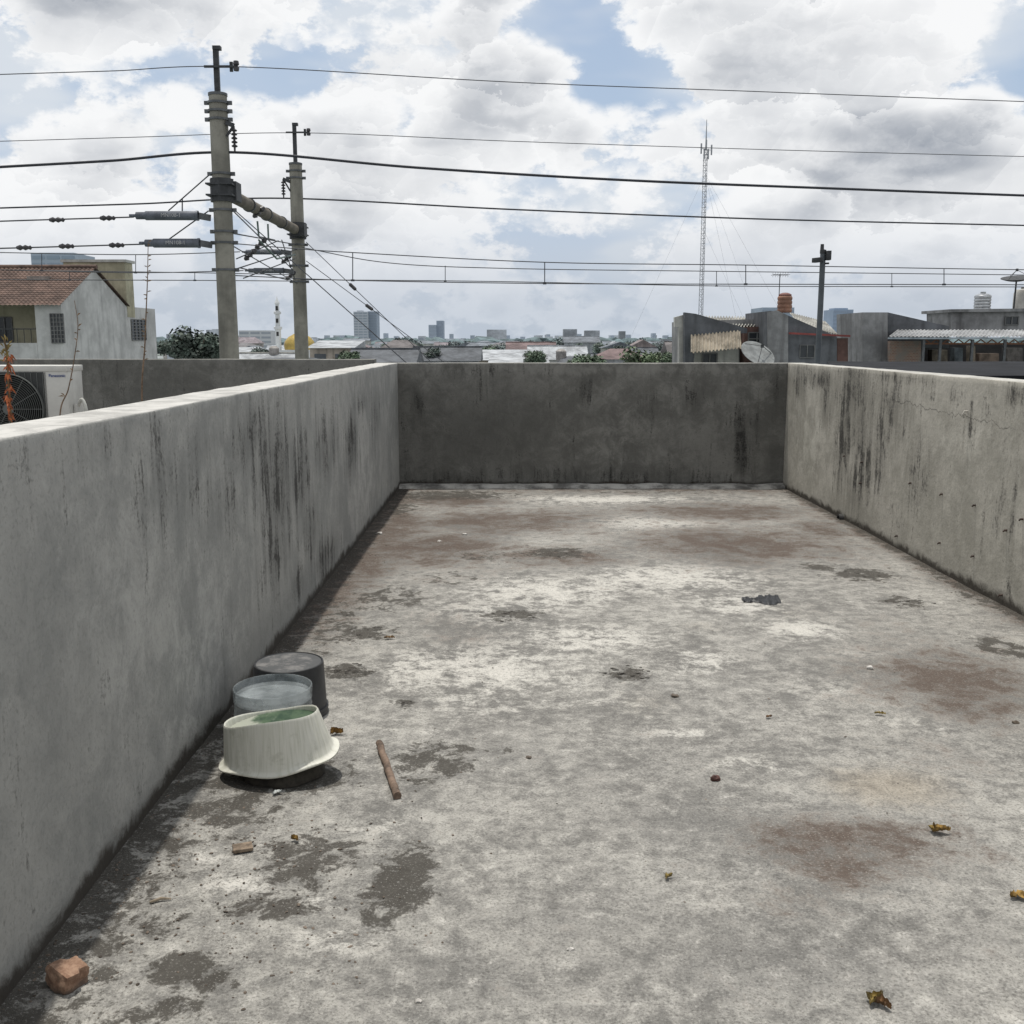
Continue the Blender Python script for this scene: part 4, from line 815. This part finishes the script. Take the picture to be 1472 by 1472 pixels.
for i in range(14): x0_, x1_ = 1330 + i * 16, 1338 + i * 16; k.bar(P(x0_, 488, 42.6), P(x1_, 494, 42.6), .04, .04); k.bar(P(x1_, 494, 42.6), P(x1_ + 8, 488, 42.6), .04, .04)
k.bar(P(1328, 494, 42.6), P(1560, 494, 42.6), .06, .06); k.build('truss', simple('orange_primer', (.20, .09, .05), .7, .2, 3), hc)
MB().pprism([(1369, 447), (1560, 445), (1560, 474), (1369, 474)], 48.6, 3).build('upper_block', m_gl, hc)
MB().pprism([(1366, 444.5), (1560, 442.5), (1560, 446.8), (1366, 448.8)], 48.4, 3.4).build('cornice', m_gl, hc)
for px in (1445,): window(P(px, 455, 48.6), P(px + 18, 467, 48.6), hc, 'y', 2, 1)
for (xa, xb, ya_, yb2, nm) in ((1340, 1362, 503, 530, (.14, .12, .09)), (1372, 1384, 500, 520, (.10, .12, .13)), (1396, 1402, 497, 530, (.20, .17, .13)), (1408, 1436, 508, 530, (.17, .13, .10)), (1448, 1470, 500, 530, (.12, .11, .10))):
    MB().pprism([(xa, ya_), (xb, ya_), (xb, yb2), (xa, yb2)], 45.5, .5).build('stored_panel', simple('panel_%d' % xa, nm, .7, .4, 3), hc)
Yt = 49.5; c = P(1411.5, 446, Yt); r_ = 11.3 * Yt / F; hh = P(1411, 424, Yt).z - c.z
tk = thing('steel_tank', 'stainless steel water tank with ribs on the far right building', 'water tank', c)
m_ss = simple('stainless', (.45, .46, .47), .28, .15, 5, metal=.9)
pr = [(r_ * .9, 0)]
for k in range(5): pr += [(r_, hh * (k + .15) / 5), (r_, hh * (k + .7) / 5), (r_ * .92, hh * (k + .85) / 5)]
MB().lathe(pr + [(r_ * .9, hh), (r_ * .3, hh * 1.12), (.0001, hh * 1.13)], c, 28).build('body', m_ss, tk)
MB().lathe([(r_ * .3, hh * 1.1), (r_ * .32, hh * 1.2), (.0001, hh * 1.22)], c, 16).build('lid', m_ss, tk)
k = MB(); [k.tube(c + Vector((r_ * .8 * math.cos(a), r_ * .8 * math.sin(a), -.05)), c + Vector((r_ * .8 * math.cos(a), r_ * .8 * math.sin(a), .06)), .03, None, 6) for a in (.6, 2.2, 3.8, 5.3)]; k.lathe([(r_ * .9, -.03), (r_ * .9, 0), (.0001, 0)], c, 20); k.build('stand', m_dk, tk)
dish(1461, 404, .68, 48.9, R(12), R(-30), simple('black_mesh_dish', (.03, .032, .035), .6, .2, 4), 'black satellite dish tilted skyward at the right edge of the picture', P(1461, 446, 48.9).z)
c = P(1469, 445, 49.8); r_ = .42
tk = thing('round_tank', 'white round tank half cut off by the right edge of the picture', 'water tank', c)
MB().lathe([(r_, 0), (r_, .75), (r_ * .8, .92), (.0001, .98)], c, 24).build('body', m_wh, tk); MB().lathe([(r_ * .25, .95), (r_ * .27, 1.03), (.0001, 1.05)], c, 14).build('lid', m_gl, tk)
# black roof sheet right behind the right wall
br_ = thing('black_canopy', 'flat black sheet canopy just outside the right parapet wall', 'canopy', (8.0, 16, GZ))
zq = P(1300, 540, 13).z; zq2 = P(1300, 519.5, 19).z
MB().prism([(P(1196, 530, 13).x, 13, zq), (15, 13, zq), (15, 19, zq2), (P(1190, 520, 19).x, 19, zq2)], (0, 0, -.05)).build('sheet', simple('black_sheet', (.012, .013, .016), .85, .4, 1.5, spec=.15), br_)
for x in (5.0, 9.0, 13.0): MB().b2((x - .05, 14.2, GZ), (x + .05, 14.3, zq - .06)).build('post', m_dk, br_)
# ------------------------------------------------------------------ city: towers
def tower(xa, xb, ytop, Yq, d, col, bands_n, bandcol, label, name='tower_block', steps=(), group=None):
    pa, pb2 = P(xa, ytop, Yq), P(xb, ytop, Yq); zt_ = pa.z
    o_ = thing(name, label, 'building', ((pa.x + pb2.x) / 2, Yq + d / 2, GZ), group); key = 'tw_%d_%d' % (xa, ytop)
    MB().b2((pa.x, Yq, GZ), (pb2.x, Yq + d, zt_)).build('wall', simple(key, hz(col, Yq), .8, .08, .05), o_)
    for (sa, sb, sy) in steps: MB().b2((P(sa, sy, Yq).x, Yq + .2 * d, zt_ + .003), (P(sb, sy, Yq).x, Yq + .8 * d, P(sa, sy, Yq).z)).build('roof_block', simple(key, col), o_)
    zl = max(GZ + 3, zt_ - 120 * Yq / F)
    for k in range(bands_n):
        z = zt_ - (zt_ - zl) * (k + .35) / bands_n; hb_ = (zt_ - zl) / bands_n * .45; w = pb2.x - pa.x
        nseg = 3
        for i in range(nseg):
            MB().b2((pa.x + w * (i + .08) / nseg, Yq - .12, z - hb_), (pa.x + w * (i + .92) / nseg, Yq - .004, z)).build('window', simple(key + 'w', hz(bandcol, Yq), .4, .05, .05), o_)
    return o_
tower(508, 528, 448, 700, 14, (.55, .55, .56), 14, (.14, .17, .2), 'pale left half of the tall apartment pair right of the portal', steps=((512, 520, 446),))
tower(528.4, 541, 447.5, 705, 16, (.16, .20, .27), 14, (.08, .10, .14), 'dark blue right half of the tall apartment pair right of the portal')
tower(616, 627, 467, 900, 18, (.22, .27, .33), 6, (.14, .18, .22), 'low left part of the blue office tower standing alone near centre')
tower(627.3, 637, 461, 905, 18, (.12, .16, .22), 7, (.06, .09, .14), 'dark tall part of the blue office tower standing alone near centre')
tower(44, 108, 364, 300, 14, (.30, .36, .42), 12, (.16, .22, .28), 'glassy tower rising behind the roof of the tiled house', steps=((50, 100, 362),))
tower(1198, 1227, 445, 650, 20, (.16, .24, .36), 10, (.09, .14, .24), 'blue glass tower behind the gap right of the grey pole', steps=((1203, 1222, 442.5),))
tower(1222, 1239, 459, 520, 18, (.50, .50, .50), 8, (.25, .28, .31), 'pale slim tower right of the blue glass tower')
tower(1096, 1142, 442, 420, 20, (.20, .25, .31), 6, (.12, .16, .2), 'wide blue grey tower behind the orange water tank')
tower(343, 390, 475, 350, 12, (.50, .50, .48), 6, (.2, .21, .22), 'white apartment block with rows of windows between the two poles', 'apartment_block')
tower(252, 262, 474, 500, 12, (.45, .45, .47), 4, (.2, .22, .25), 'small pale tower above the dark tree at left')
tower(324, 336, 482, 420, 12, (.45, .43, .40), 4, (.2, .22, .25), 'beige block right beside the taller concrete pole')
tower(601, 609, 483, 600, 14, (.52, .52, .52), 3, (.25, .27, .3), 'small white block left of the blue office tower')
tower(488, 500, 482, 800, 14, (.45, .47, .5), 3, (.3, .32, .35), 'low pale block left of the tall apartment pair')
tower(692, 701, 486, 900, 14, (.5, .5, .5), 2, (.3, .32, .35), 'low white block right of the blue office tower')
ORDN = ['first', 'second', 'third', 'fourth', 'fifth', 'sixth', 'seventh', 'eighth', 'ninth', 'tenth', 'eleventh', 'twelfth', 'thirteenth', 'fourteenth', 'fifteenth', 'sixteenth', 'seventeenth', 'eighteenth', 'nineteenth', 'twentieth', 'twenty first', 'twenty second', 'twenty third', 'twenty fourth', 'twenty fifth']
for i, (xa, w_, yt) in enumerate([(466, 5, 482), (551, 5, 479), (566, 6, 483), (646, 5, 480), (676, 6, 482), (728, 5, 482), (748, 7, 484), (786, 5, 481), (830, 6, 480), (878, 5, 482), (900, 7, 481), (938, 5, 479), (955, 6, 482)]):
    tower(xa, xa + w_, yt, 1500, 20, (.32, .36, .42) if i % 2 else (.50, .51, .53), 3, (.2, .24, .3), '%s from left of the tiny hazy towers far on the horizon' % ORDN[i], group='tiny hazy towers on the horizon')
# mosque
Yq = 210.0; c = P(428, 503, Yq); mo = thing('mosque', 'mosque with golden dome and slender white minaret between the poles', 'mosque', (c.x, Yq, GZ))
m_mw = simple('mosque_white', hz((.6, .6, .58), Yq), .8, .1, .2)
MB().b2((c.x - 5, Yq - 3, GZ), (c.x + 5, Yq + 7, c.z)).build('wall', m_mw, mo)
r_ = 22 * Yq / F
MB().lathe([(r_ * .96, 0), (r_ * 1.0, r_ * .3), (r_ * .93, r_ * .55), (r_ * .7, r_ * .82), (r_ * .35, r_ * 1.02), (r_ * .05, r_ * 1.18), (.0001, r_ * 1.4)], (c.x, Yq + 2, c.z + .01), 28).build('dome', simple('gold_dome', (.36, .26, .07), .5, .2, .5, metal=.2), mo)
xm_ = P(399.5, 470, Yq).x; zz = lambda y: P(399, y, Yq).z; s_ = Yq / F
MB().lathe([(4.2 * s_, GZ), (4 * s_, zz(474)), (6 * s_, zz(473)), (6 * s_, zz(470)), (3.4 * s_, zz(469)), (3.1 * s_, zz(452)), (5.2 * s_, zz(451)), (5.2 * s_, zz(448)), (2.8 * s_, zz(447)), (2.6 * s_, zz(438)), (3.6 * s_, zz(436.5)), (3.2 * s_, zz(434)), (1 * s_, zz(430)), (.0001, zz(425))], (xm_, Yq, 0), 14).build('minaret', m_mw, mo)
for y in (443, 461, 480): MB().b2((xm_ - 1.6 * s_, Yq - 4.3 * s_, zz(y + 3)), (xm_ + 1.6 * s_, Yq - 2.4 * s_, zz(y - 3))).build('window', m_int, mo)
# ------------------------------------------------------------------ city: houses
random.seed(21)
ROOFS = {'dark grey roofed': (.062, .065, .07), 'terracotta roofed': (.135, .085, .066), 'brown roofed': (.085, .066, .055), 'pale zinc roofed': (.30, .31, .32), 'rust red roofed': (.115, .062, .052)}
WALLS = [(.46, .45, .43), (.38, .36, .31), (.28, .29, .30), (.52, .52, .51), (.32, .27, .21)]
HOUSES = []
def house(cx, cy, w, d, h, rh, kind, wc, row, near):
    o_ = thing('house', 'tmp', 'house', (cx, cy, GZ), None)
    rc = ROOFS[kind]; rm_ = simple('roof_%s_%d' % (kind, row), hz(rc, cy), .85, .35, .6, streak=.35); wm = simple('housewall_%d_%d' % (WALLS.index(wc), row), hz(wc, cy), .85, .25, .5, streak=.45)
    z1 = GZ + h
    MB().b2((cx - w / 2, cy - d / 2, GZ), (cx + w / 2, cy + d / 2, z1)).build('wall', wm, o_, smooth=False)
    ov = .4; X0, X1, Y0_, Y1_ = cx - w / 2 - ov, cx + w / 2 + ov, cy - d / 2 - ov, cy + d / 2 + ov
    typ = random.choice(['gx', 'hip', 'gy', 'hip', 'gx'] if 'zinc' not in kind else ['shed', 'gx', 'flat', 'gy'])
    mb = MB(); zb_ = z1 + .004
    if typ == 'gx': mb.prism([(X0, Y0_, zb_), (X0, cy, zb_ + rh), (X0, Y1_, zb_)], (X1 - X0, 0, 0))
    elif typ == 'gy': mb.prism([(X0, Y0_, zb_), (cx, Y0_, zb_ + rh), (X1, Y0_, zb_)], (0, Y1_ - Y0_, 0))
    elif typ == 'shed': mb.prism([(X0, Y0_, zb_), (X0, Y1_, zb_ + rh * .7), (X0, Y1_, zb_)], (X1 - X0, 0, 0))
    elif typ == 'flat': mb.b2((X0, Y0_, zb_), (X1, Y1_, zb_ + .35))
    else:
        i = min(w, d) * .4; mb.add([(X0, Y0_, zb_), (X1, Y0_, zb_), (X1, Y1_, zb_), (X0, Y1_, zb_), (X0 + i, cy, zb_ + rh), (X1 - i, cy, zb_ + rh)], [(0, 1, 5, 4), (1, 2, 5), (2, 3, 4, 5), (3, 0, 4), (3, 2, 1, 0)])
    rf_ = mb.build('roof', rm_, o_, smooth=False)
    if typ == 'gx': MB().bar((X0, cy, zb_ + rh + .03), (X1, cy, zb_ + rh + .03), .3, .12).build('ridge_cap', wm if random.random() < .3 else rm_, rf_)
    if random.random() < .14: MB().lathe([(.45, 0), (.5, .3), (.5, .9), (.3, 1.1), (.0001, 1.15)], (cx + random.uniform(-.3, .3) * w, cy, zb_ + rh * .75), 12).build('water_tank', simple('far_tank', hz((.22, .2, .18), cy), .6, .3, 2), rf_)
    if near:
        for k in range(2):
            xx = cx - w / 2 + w * (k + .5) / 2
            wd = MB().b2((xx - .6, cy - d / 2 - .05, z1 - 1.7), (xx + .6, cy - d / 2 - .004, z1 - .6)).build('window', simple('housewindow', (.07, .08, .09), .3, .2, 1), o_, smooth=False)
            MB().b2((xx - .7, cy - d / 2 - .12, z1 - 1.8), (xx + .7, cy - d / 2 - .006, z1 - 1.703)).build('sill', wm, wd, smooth=False)
    HOUSES.append((o_, kind, row, cx / cy))
ROWS = [(78, 4.6, 0), (96, 5.0, 0), (118, 5.2, 1), (146, 5.6, 1), (182, 6, 2), (226, 6.5, 2), (285, 7, 3), (360, 8, 3), (450, 9, 3)]
for ri, (Yq, wm_, row) in enumerate(ROWS):
    x = P(235, 500, Yq).x; xe = P(1000 if ri > 1 else 985, 500, Yq).x
    while x < xe:
        w = wm_ * random.uniform(.6, 1.25); rh = random.uniform(.8, 1.8)
        tot = random.uniform(6.3, 7.9) if ri < 2 else random.uniform(6.6, 8.4) + (random.random() < .2) * random.uniform(.3, 1.8)
        h = tot - rh
        px = 736 + F * (x + w / 2) / Yq
        if not (385 < px < 470 and 70 < Yq < 230):
            house(x + w / 2, Yq + random.uniform(-7, 7), w, random.uniform(5, 8), h, rh, random.choice(['dark grey roofed', 'dark grey roofed', 'dark grey roofed', 'brown roofed', 'brown roofed', 'terracotta roofed', 'pale zinc roofed', 'pale zinc roofed', 'rust red roofed']), random.choice(WALLS), row, ri < 4)
        x += w + random.uniform(.3, 1.6) * (1 + ri * .12)
house(P(395, 510, 60).x, 64, 8.5, 8, 6.4, 1.0, 'dark grey roofed', WALLS[0], 0, True)
# ------------------------------------------------------------------ trees
def crown_mesh(seed, n_):
    random.seed(seed); mb = MB(); lobes = []
    for k in range(15):
        a = random.uniform(0, 6.28); e = random.uniform(-.8, 1); q = Vector((math.cos(a) * .60, math.sin(a) * .60, e * .55)) * random.uniform(.45, 1.05)
        lobes.append((q, random.uniform(.30, .46)))
    for k in range(n_):
        q, r_ = random.choice(lobes); v = Vector((random.gauss(0, 1), random.gauss(0, 1), random.gauss(0, 1))).normalized()
        p = q + v * r_ * random.uniform(.4, 1.06); p.z *= .9
        u = Vector((random.gauss(0, 1), random.gauss(0, 1), random.gauss(0, 1))).normalized(); w = u.cross(v + Vector((.1, .2, .3))).normalized(); s_ = random.uniform(.04, .085)
        mb.add([p - u * s_, p + w * s_ * .8, p + u * s_, p - w * s_ * .8], [(0, 1, 2, 3)])
    me = bpy.data.meshes.new('crown'); me.from_pydata([tuple(v) for v in mb.v], [], mb.f); return me
PROTO = [crown_mesh(k, 4200) for k in (31, 32, 33)]
LEAFM = {}
def leafmat(key, c):
    if key in LEAFM: return LEAFM[key]
    m, t, b = newmat('foliage_%s' % key); o = t.obj(); f = t.mr(t.noise(o, 2.2, 3, .7), .38, .62)
    t.put(b.inputs['Base Color'], t.mix(f, tuple(q * .45 for q in c), tuple(q * 1.35 for q in c))); b.inputs['Roughness'].default_value = .7
    LEAFM[key] = m; return m
m_bark = simple('bark', (.10, .08, .06), .9, .3, 3)
def tree(px, ytop, wpx, Yq, c, label, k, flat=.85, group=None):
    r_ = wpx / 2 * Yq / F; zt_ = P(px, ytop, Yq).z; hzv = r_ * flat; cx = P(px, ytop, Yq).x; zc = zt_ - hzv * .82
    o_ = thing('tree', label, 'tree', (cx, Yq, GZ), group); random.seed(px)
    tr = MB(); tr.poly([(cx, Yq, GZ), (cx + .1 * r_, Yq, (GZ + zc) / 2), (cx, Yq, zc + .2 * r_)], [.09 * r_ + .08, .06 * r_ + .06, .03 * r_], 8)
    for i in range(6):
        a = i * 1.05; tr.poly([(cx, Yq, zc - .5 * r_), (cx + .35 * r_ * math.cos(a), Yq + .35 * r_ * math.sin(a), zc - .05 * r_), (cx + .7 * r_ * math.cos(a), Yq + .7 * r_ * math.sin(a), zc + .25 * r_)], [.045 * r_, .03 * r_, .01 * r_], 6)
    tr.build('trunk', m_bark, o_)
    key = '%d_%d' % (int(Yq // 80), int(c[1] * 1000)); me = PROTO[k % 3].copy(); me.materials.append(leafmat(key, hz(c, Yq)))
    cr = bpy.data.objects.new('crown', me); COL.objects.link(cr); cr.parent = o_; cr.location = (0, 0, zc - GZ); cr.scale = (r_, r_, hzv); cr.rotation_euler = (0, 0, random.uniform(0, 6))
    ORG[cr.name] = Vector((cx, Yq, GZ))
DG, MG, LG = (.035, .055, .028), (.05, .085, .03), (.075, .11, .04)
tree(284, 466, 90, 75, DG, 'large dark green tree between the pale house and taller pole', 0, .9)
tree(252, 480, 60, 79, DG, 'small dark tree at the left foot of the large dark tree', 1)
tree(497, 501, 54, 62, MG, 'green bushy tree right of the shorter pole over the far wall', 2)
tree(842, 503, 76, 60, MG, 'broad green tree just beyond the back wall near centre', 1, .8)
tree(930, 496, 76, 58, LG, 'bright green tree beyond the back wall left of grey houses', 0, .9)
tree(962, 503, 40, 56, MG, 'small green tree touching the left side of the grey house', 2)
tree(582, 481, 50, 260, DG, 'dark tree on the skyline left of the blue office tower', 1)
tree(775, 487, 44, 240, DG, 'dark skyline tree a little right of the picture centre', 2)
tree(812, 483, 52, 230, DG, 'dark round tree tallest on the skyline near centre', 0)
tree(850, 482, 46, 300, DG, 'dark tree on the skyline above the broad green tree', 1)
tree(872, 490, 48, 200, MG, 'mid green tree behind the rooftops right of centre', 2)
tree(722, 491, 38, 190, DG, 'dark tree among rooftops left of centre', 0)
tree(660, 487, 46, 320, DG, 'dark tree on the skyline right beside the blue office tower', 1)
tree(560, 491, 38, 170, MG, 'mid green tree below the tall apartment pair', 2)
tree(915, 484, 44, 330, DG, 'dark skyline tree above the bright green tree', 0)
tree(985, 486, 48, 300, DG, 'dark skyline tree close to the radio mast base', 1)
tree(468, 492, 44, 160, DG, 'dark tree right of the golden dome', 1)
tree(1232, 488, 40, 90, MG, 'green tree in the gap right of the dark grey house', 2)
tree(372, 497, 40, 120, DG, 'dark tree under the white apartment block between the poles', 0)
tree(700, 494, 44, 140, MG, 'green tree between rooftops left of the picture centre', 0)
tree(620, 497, 40, 100, DG, 'dark tree below the blue office tower among near roofs', 2)
tree(770, 500, 44, 84, MG, 'green tree among near roofs just right of centre', 1)
for i, (px, yt, wpx, Yq) in enumerate([(478, 495, 30, 130), (516, 492, 26, 200), (540, 497, 30, 110), (598, 490, 26, 250), (640, 493, 30, 170), (680, 489, 24, 300), (742, 489, 28, 260), (757, 494, 26, 150), (795, 494, 30, 150), (828, 492, 28, 190), (892, 494, 30, 140), (905, 490, 26, 240), (945, 489, 28, 260)]):
    tree(px, yt, wpx, Yq, (DG, MG)[i % 2], '%s from left of the small far trees scattered between town roofs' % ORDN[i], i, .85, 'small far trees among the rooftops')
# distant low city and woods on the horizon: one mass, distance haze put into both base colours
random.seed(99); far = MB(); woods = MB()
for k in range(900):
    Yq = random.uniform(750, 2800); px = random.uniform(-100, 1600); w = random.uniform(6, 18); h = random.uniform(5, 9) * (1 + Yq / 5000) + (random.random() < .12) * random.uniform(2, 11)
    x = (px - 736) / F * Yq; far.b2((x - w / 2, Yq, GZ), (x + w / 2, Yq + 12, GZ + h))
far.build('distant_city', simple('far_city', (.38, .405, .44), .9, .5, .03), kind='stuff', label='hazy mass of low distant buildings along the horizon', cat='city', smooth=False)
for k in range(520):
    Yq = random.uniform(480, 1500); px = random.uniform(-100, 1600); r_ = random.uniform(3, 6.5) * (1 + Yq / 2500); x = (px - 736) / F * Yq
    woods.chunk((x, Yq, GZ + 4.2 + r_ * .2), (r_ * 1.5, r_, r_ * .6), k, 2, .6)
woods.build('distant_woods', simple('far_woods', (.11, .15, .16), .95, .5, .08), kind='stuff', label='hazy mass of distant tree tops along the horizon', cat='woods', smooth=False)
# ------------------------------------------------------------------ camera
cam = bpy.data.cameras.new('camera'); co = bpy.data.objects.new('camera', cam); COL.objects.link(co)
co.location = (0, 0, H); co.rotation_euler = (R(90) - TH, 0, 0); cam.sensor_width = 36; cam.lens = 36 * F / 1472; cam.clip_start = .05; cam.clip_end = 20000
scn.camera = co
# ------------------------------------------------------------------ drop the houses nothing shows of, then label the rest by rank
bpy.context.view_layer.update(); dg = bpy.context.evaluated_depsgraph_get(); org = Vector((0, 0, H)); keep = []
for (o_, kind, row, k) in HOUSES:
    kids = [c for c in o_.children] + [g for c in o_.children for g in c.children]; vis = False
    for c in [q for q in kids if q.name.split('.')[0] in ('roof', 'wall')]:
        mw = c.matrix_world; pts = [mw @ v.co for v in c.data.vertices] + [mw @ p.center for p in c.data.polygons]
        cen = sum(pts, Vector()) / len(pts); pts += [p.lerp(q, .5) for p in pts[:6] for q in pts[:6]]
        for p in pts:
            p = p.lerp(cen, .03); d = (p - org).normalized()
            ok, loc, nr, ix, ob, mt = scn.ray_cast(dg, org, d)
            if ok and (ob == c or ob.parent == o_): vis = True; break
        if vis: break
    if vis: keep.append((o_, kind, row, k))
    else:
        for q in kids[::-1]: bpy.data.objects.remove(q)
        bpy.data.objects.remove(o_)
RN = ['nearest', 'second', 'third', 'farthest']
byk = {}
for e in keep: byk.setdefault((e[1], e[2]), []).append(e)
for (kind, row), l in byk.items():
    l.sort(key=lambda e: e[3])
    for i, e in enumerate(l):
        e[0]['label'] = '%s from left of %s houses in %s row behind back wall' % (ORDN[min(i, 24)], kind, RN[row]) if len(l) > 1 else 'only %s house in %s row behind back wall' % (kind, RN[row])
        e[0]['group'] = 'houses of the town beyond the back wall'
print('houses kept', len(keep), 'of', len(HOUSES))
# ------------------------------------------------------------------ light
EL, AZ = 80.0, -32.0
sun = bpy.data.lights.new('sun', 'SUN'); so = bpy.data.objects.new('sun', sun); COL.objects.link(so); sun.energy = 3.4; sun.angle = R(1.2); sun.color = (1, .955, .88)
ds_ = Vector((math.sin(R(AZ)) * math.cos(R(EL)), math.cos(R(AZ)) * math.cos(R(EL)), math.sin(R(EL))))
so.rotation_euler = ds_.to_track_quat('Z', 'Y').to_euler(); so.location = (0, 0, 30)
w = bpy.data.worlds.new('World'); scn.world = w; w.use_nodes = True; t = NT(w.node_tree); w.node_tree.nodes.clear()
sky = t.n('ShaderNodeTexSky', sky_type='NISHITA'); sky.sun_disc = False; sky.sun_elevation = R(EL); sky.sun_rotation = R(AZ); sky.air_density = 1.0; sky.dust_density = 2.0
dirn = t.n('ShaderNodeTexCoord').outputs['Generated']; x, y, z = t.sep(dirn)
yy = t.m('MAXIMUM', y, .05); U = t.m('DIVIDE', x, yy); V = t.m('DIVIDE', z, yy)
def blob(px, py, rx, ry, s_):
    u0, v0 = (px - 736) / F, (490 - py) / F
    a = t.m('MULTIPLY', t.m('SUBTRACT', U, u0), F / rx); b_ = t.m('MULTIPLY', t.m('SUBTRACT', V, v0), F / ry)
    r2 = t.m('ADD', t.m('MULTIPLY', a, a), t.m('MULTIPLY', b_, b_))
    return t.m('MULTIPLY', t.m('EXPONENT', t.m('MULTIPLY', r2, -1.0)), s_)
vb = t.vm('MULTIPLY', dirn, (1, 1, 1.6))
big = t.noise(vb, 4.2, 2, .5)
wn = t.noise(vb, 18.0, 6, .64)
wv = t.vm('ADD', vb, t.comb(t.m('MULTIPLY', t.m('SUBTRACT', wn, .5), .05), 0.0, t.m('MULTIPLY', t.m('SUBTRACT', wn, .5), .12)))
vor = t.n('ShaderNodeTexVoronoi', {'Vector': wv, 'Scale': 8.0, 'Detail': 2.0, 'Roughness': .50, 'Lacunarity': 2.4, 'Randomness': 1.0}, feature='F1', normalize=True)
vo = vor.outputs['Distance']
# height of the point within its puff: sunlit tops, shaded undersides
hp = t.m('SUBTRACT', t.sep(wv)[2], t.sep(vor.outputs['Position'])[2])
bl = None
for a in [(868, 150, 74, 74, -.19), (812, 62, 76, 50, -.16), (1450, 130, 50, 70, -.15), (440, 120, 60, 50, -.08), (250, 130, 80, 26, -.07), (690, 130, 120, 66, .10), (1130, 90, 160, 90, .13), (160, 20, 240, 60, .09), (1200, 250, 320, 60, .06), (300, 250, 240, 50, .05)]:
    q = blob(*a); bl = q if bl is None else t.m('ADD', bl, q)
d0 = t.m('ADD', t.m('ADD', t.m('MULTIPLY', big, .55), bl), t.m('ADD', t.m('MULTIPLY', t.m('SUBTRACT', 1.0, vo), .36), t.m('MULTIPLY', wn, .30)))
cov = t.mr(d0, .605, .665)
thick = t.mr(d0, .64, .82)
# broad grey bases drifting through the masses
bases = t.mr(t.noise(t.vm('MULTIPLY', dirn, (1, 1, 3.4)), 5.0, 3, .58), .44, .64)
br_ = t.m('ADD', t.m('SUBTRACT', 1.0, t.m('MULTIPLY', thick, .28)), t.m('MULTIPLY', hp, 3.6))
br_ = t.m('SUBTRACT', br_, t.m('MULTIPLY', t.m('MULTIPLY', bases, thick), .30))
br_ = t.m('ADD', br_, t.m('MULTIPLY', t.m('SUBTRACT', wn, .5), .60))
br_ = t.m('MAXIMUM', t.m('MINIMUM', br_, 1.0), .34)
ccol = t.mix(t.mr(br_, .34, .98, 0, 1, False), (.35, .38, .43), (.95, .955, .96))
# thin veil behind the cumulus
veil = t.mix(t.mr(t.noise(t.vm('MULTIPLY', dirn, (1, 1, 3.0)), 6.0, 3, .55), .40, .62), (.50, .60, .74), (.70, .75, .81))
hzc = t.mix(t.mr(V, .0, .10), (.50, .565, .655), (.56, .61, .69))
ccol = t.mix(t.mr(V, .02, .15, .78, 0.0), ccol, hzc)
veil = t.mix(t.mr(V, .02, .15, .95, 0.0), veil, hzc)
gap = t.m('MULTIPLY', t.m('MINIMUM', bl, 0.0), -2.8)
veilf = t.m('SUBTRACT', .95, t.m('MINIMUM', gap, .40))
bsky = t.n('ShaderNodeBackground', {0: sky.outputs[0], 1: .13}).outputs[0]
bveil = t.n('ShaderNodeBackground', {0: veil, 1: 1.0}).outputs[0]
back = t.n('ShaderNodeMixShader', {0: veilf, 1: bsky, 2: bveil}).outputs[0]
bcl = t.n('ShaderNodeBackground', {0: ccol, 1: 1.0}).outputs[0]
mx = t.n('ShaderNodeMixShader', {0: t.m('MULTIPLY', cov, .96), 1: back, 2: bcl}).outputs[0]
wo = t.n('ShaderNodeOutputWorld'); t.t.links.new(mx, wo.inputs[0])
scn.view_settings.view_transform = 'Standard'; scn.view_settings.look = 'None'; scn.view_settings.exposure = 0
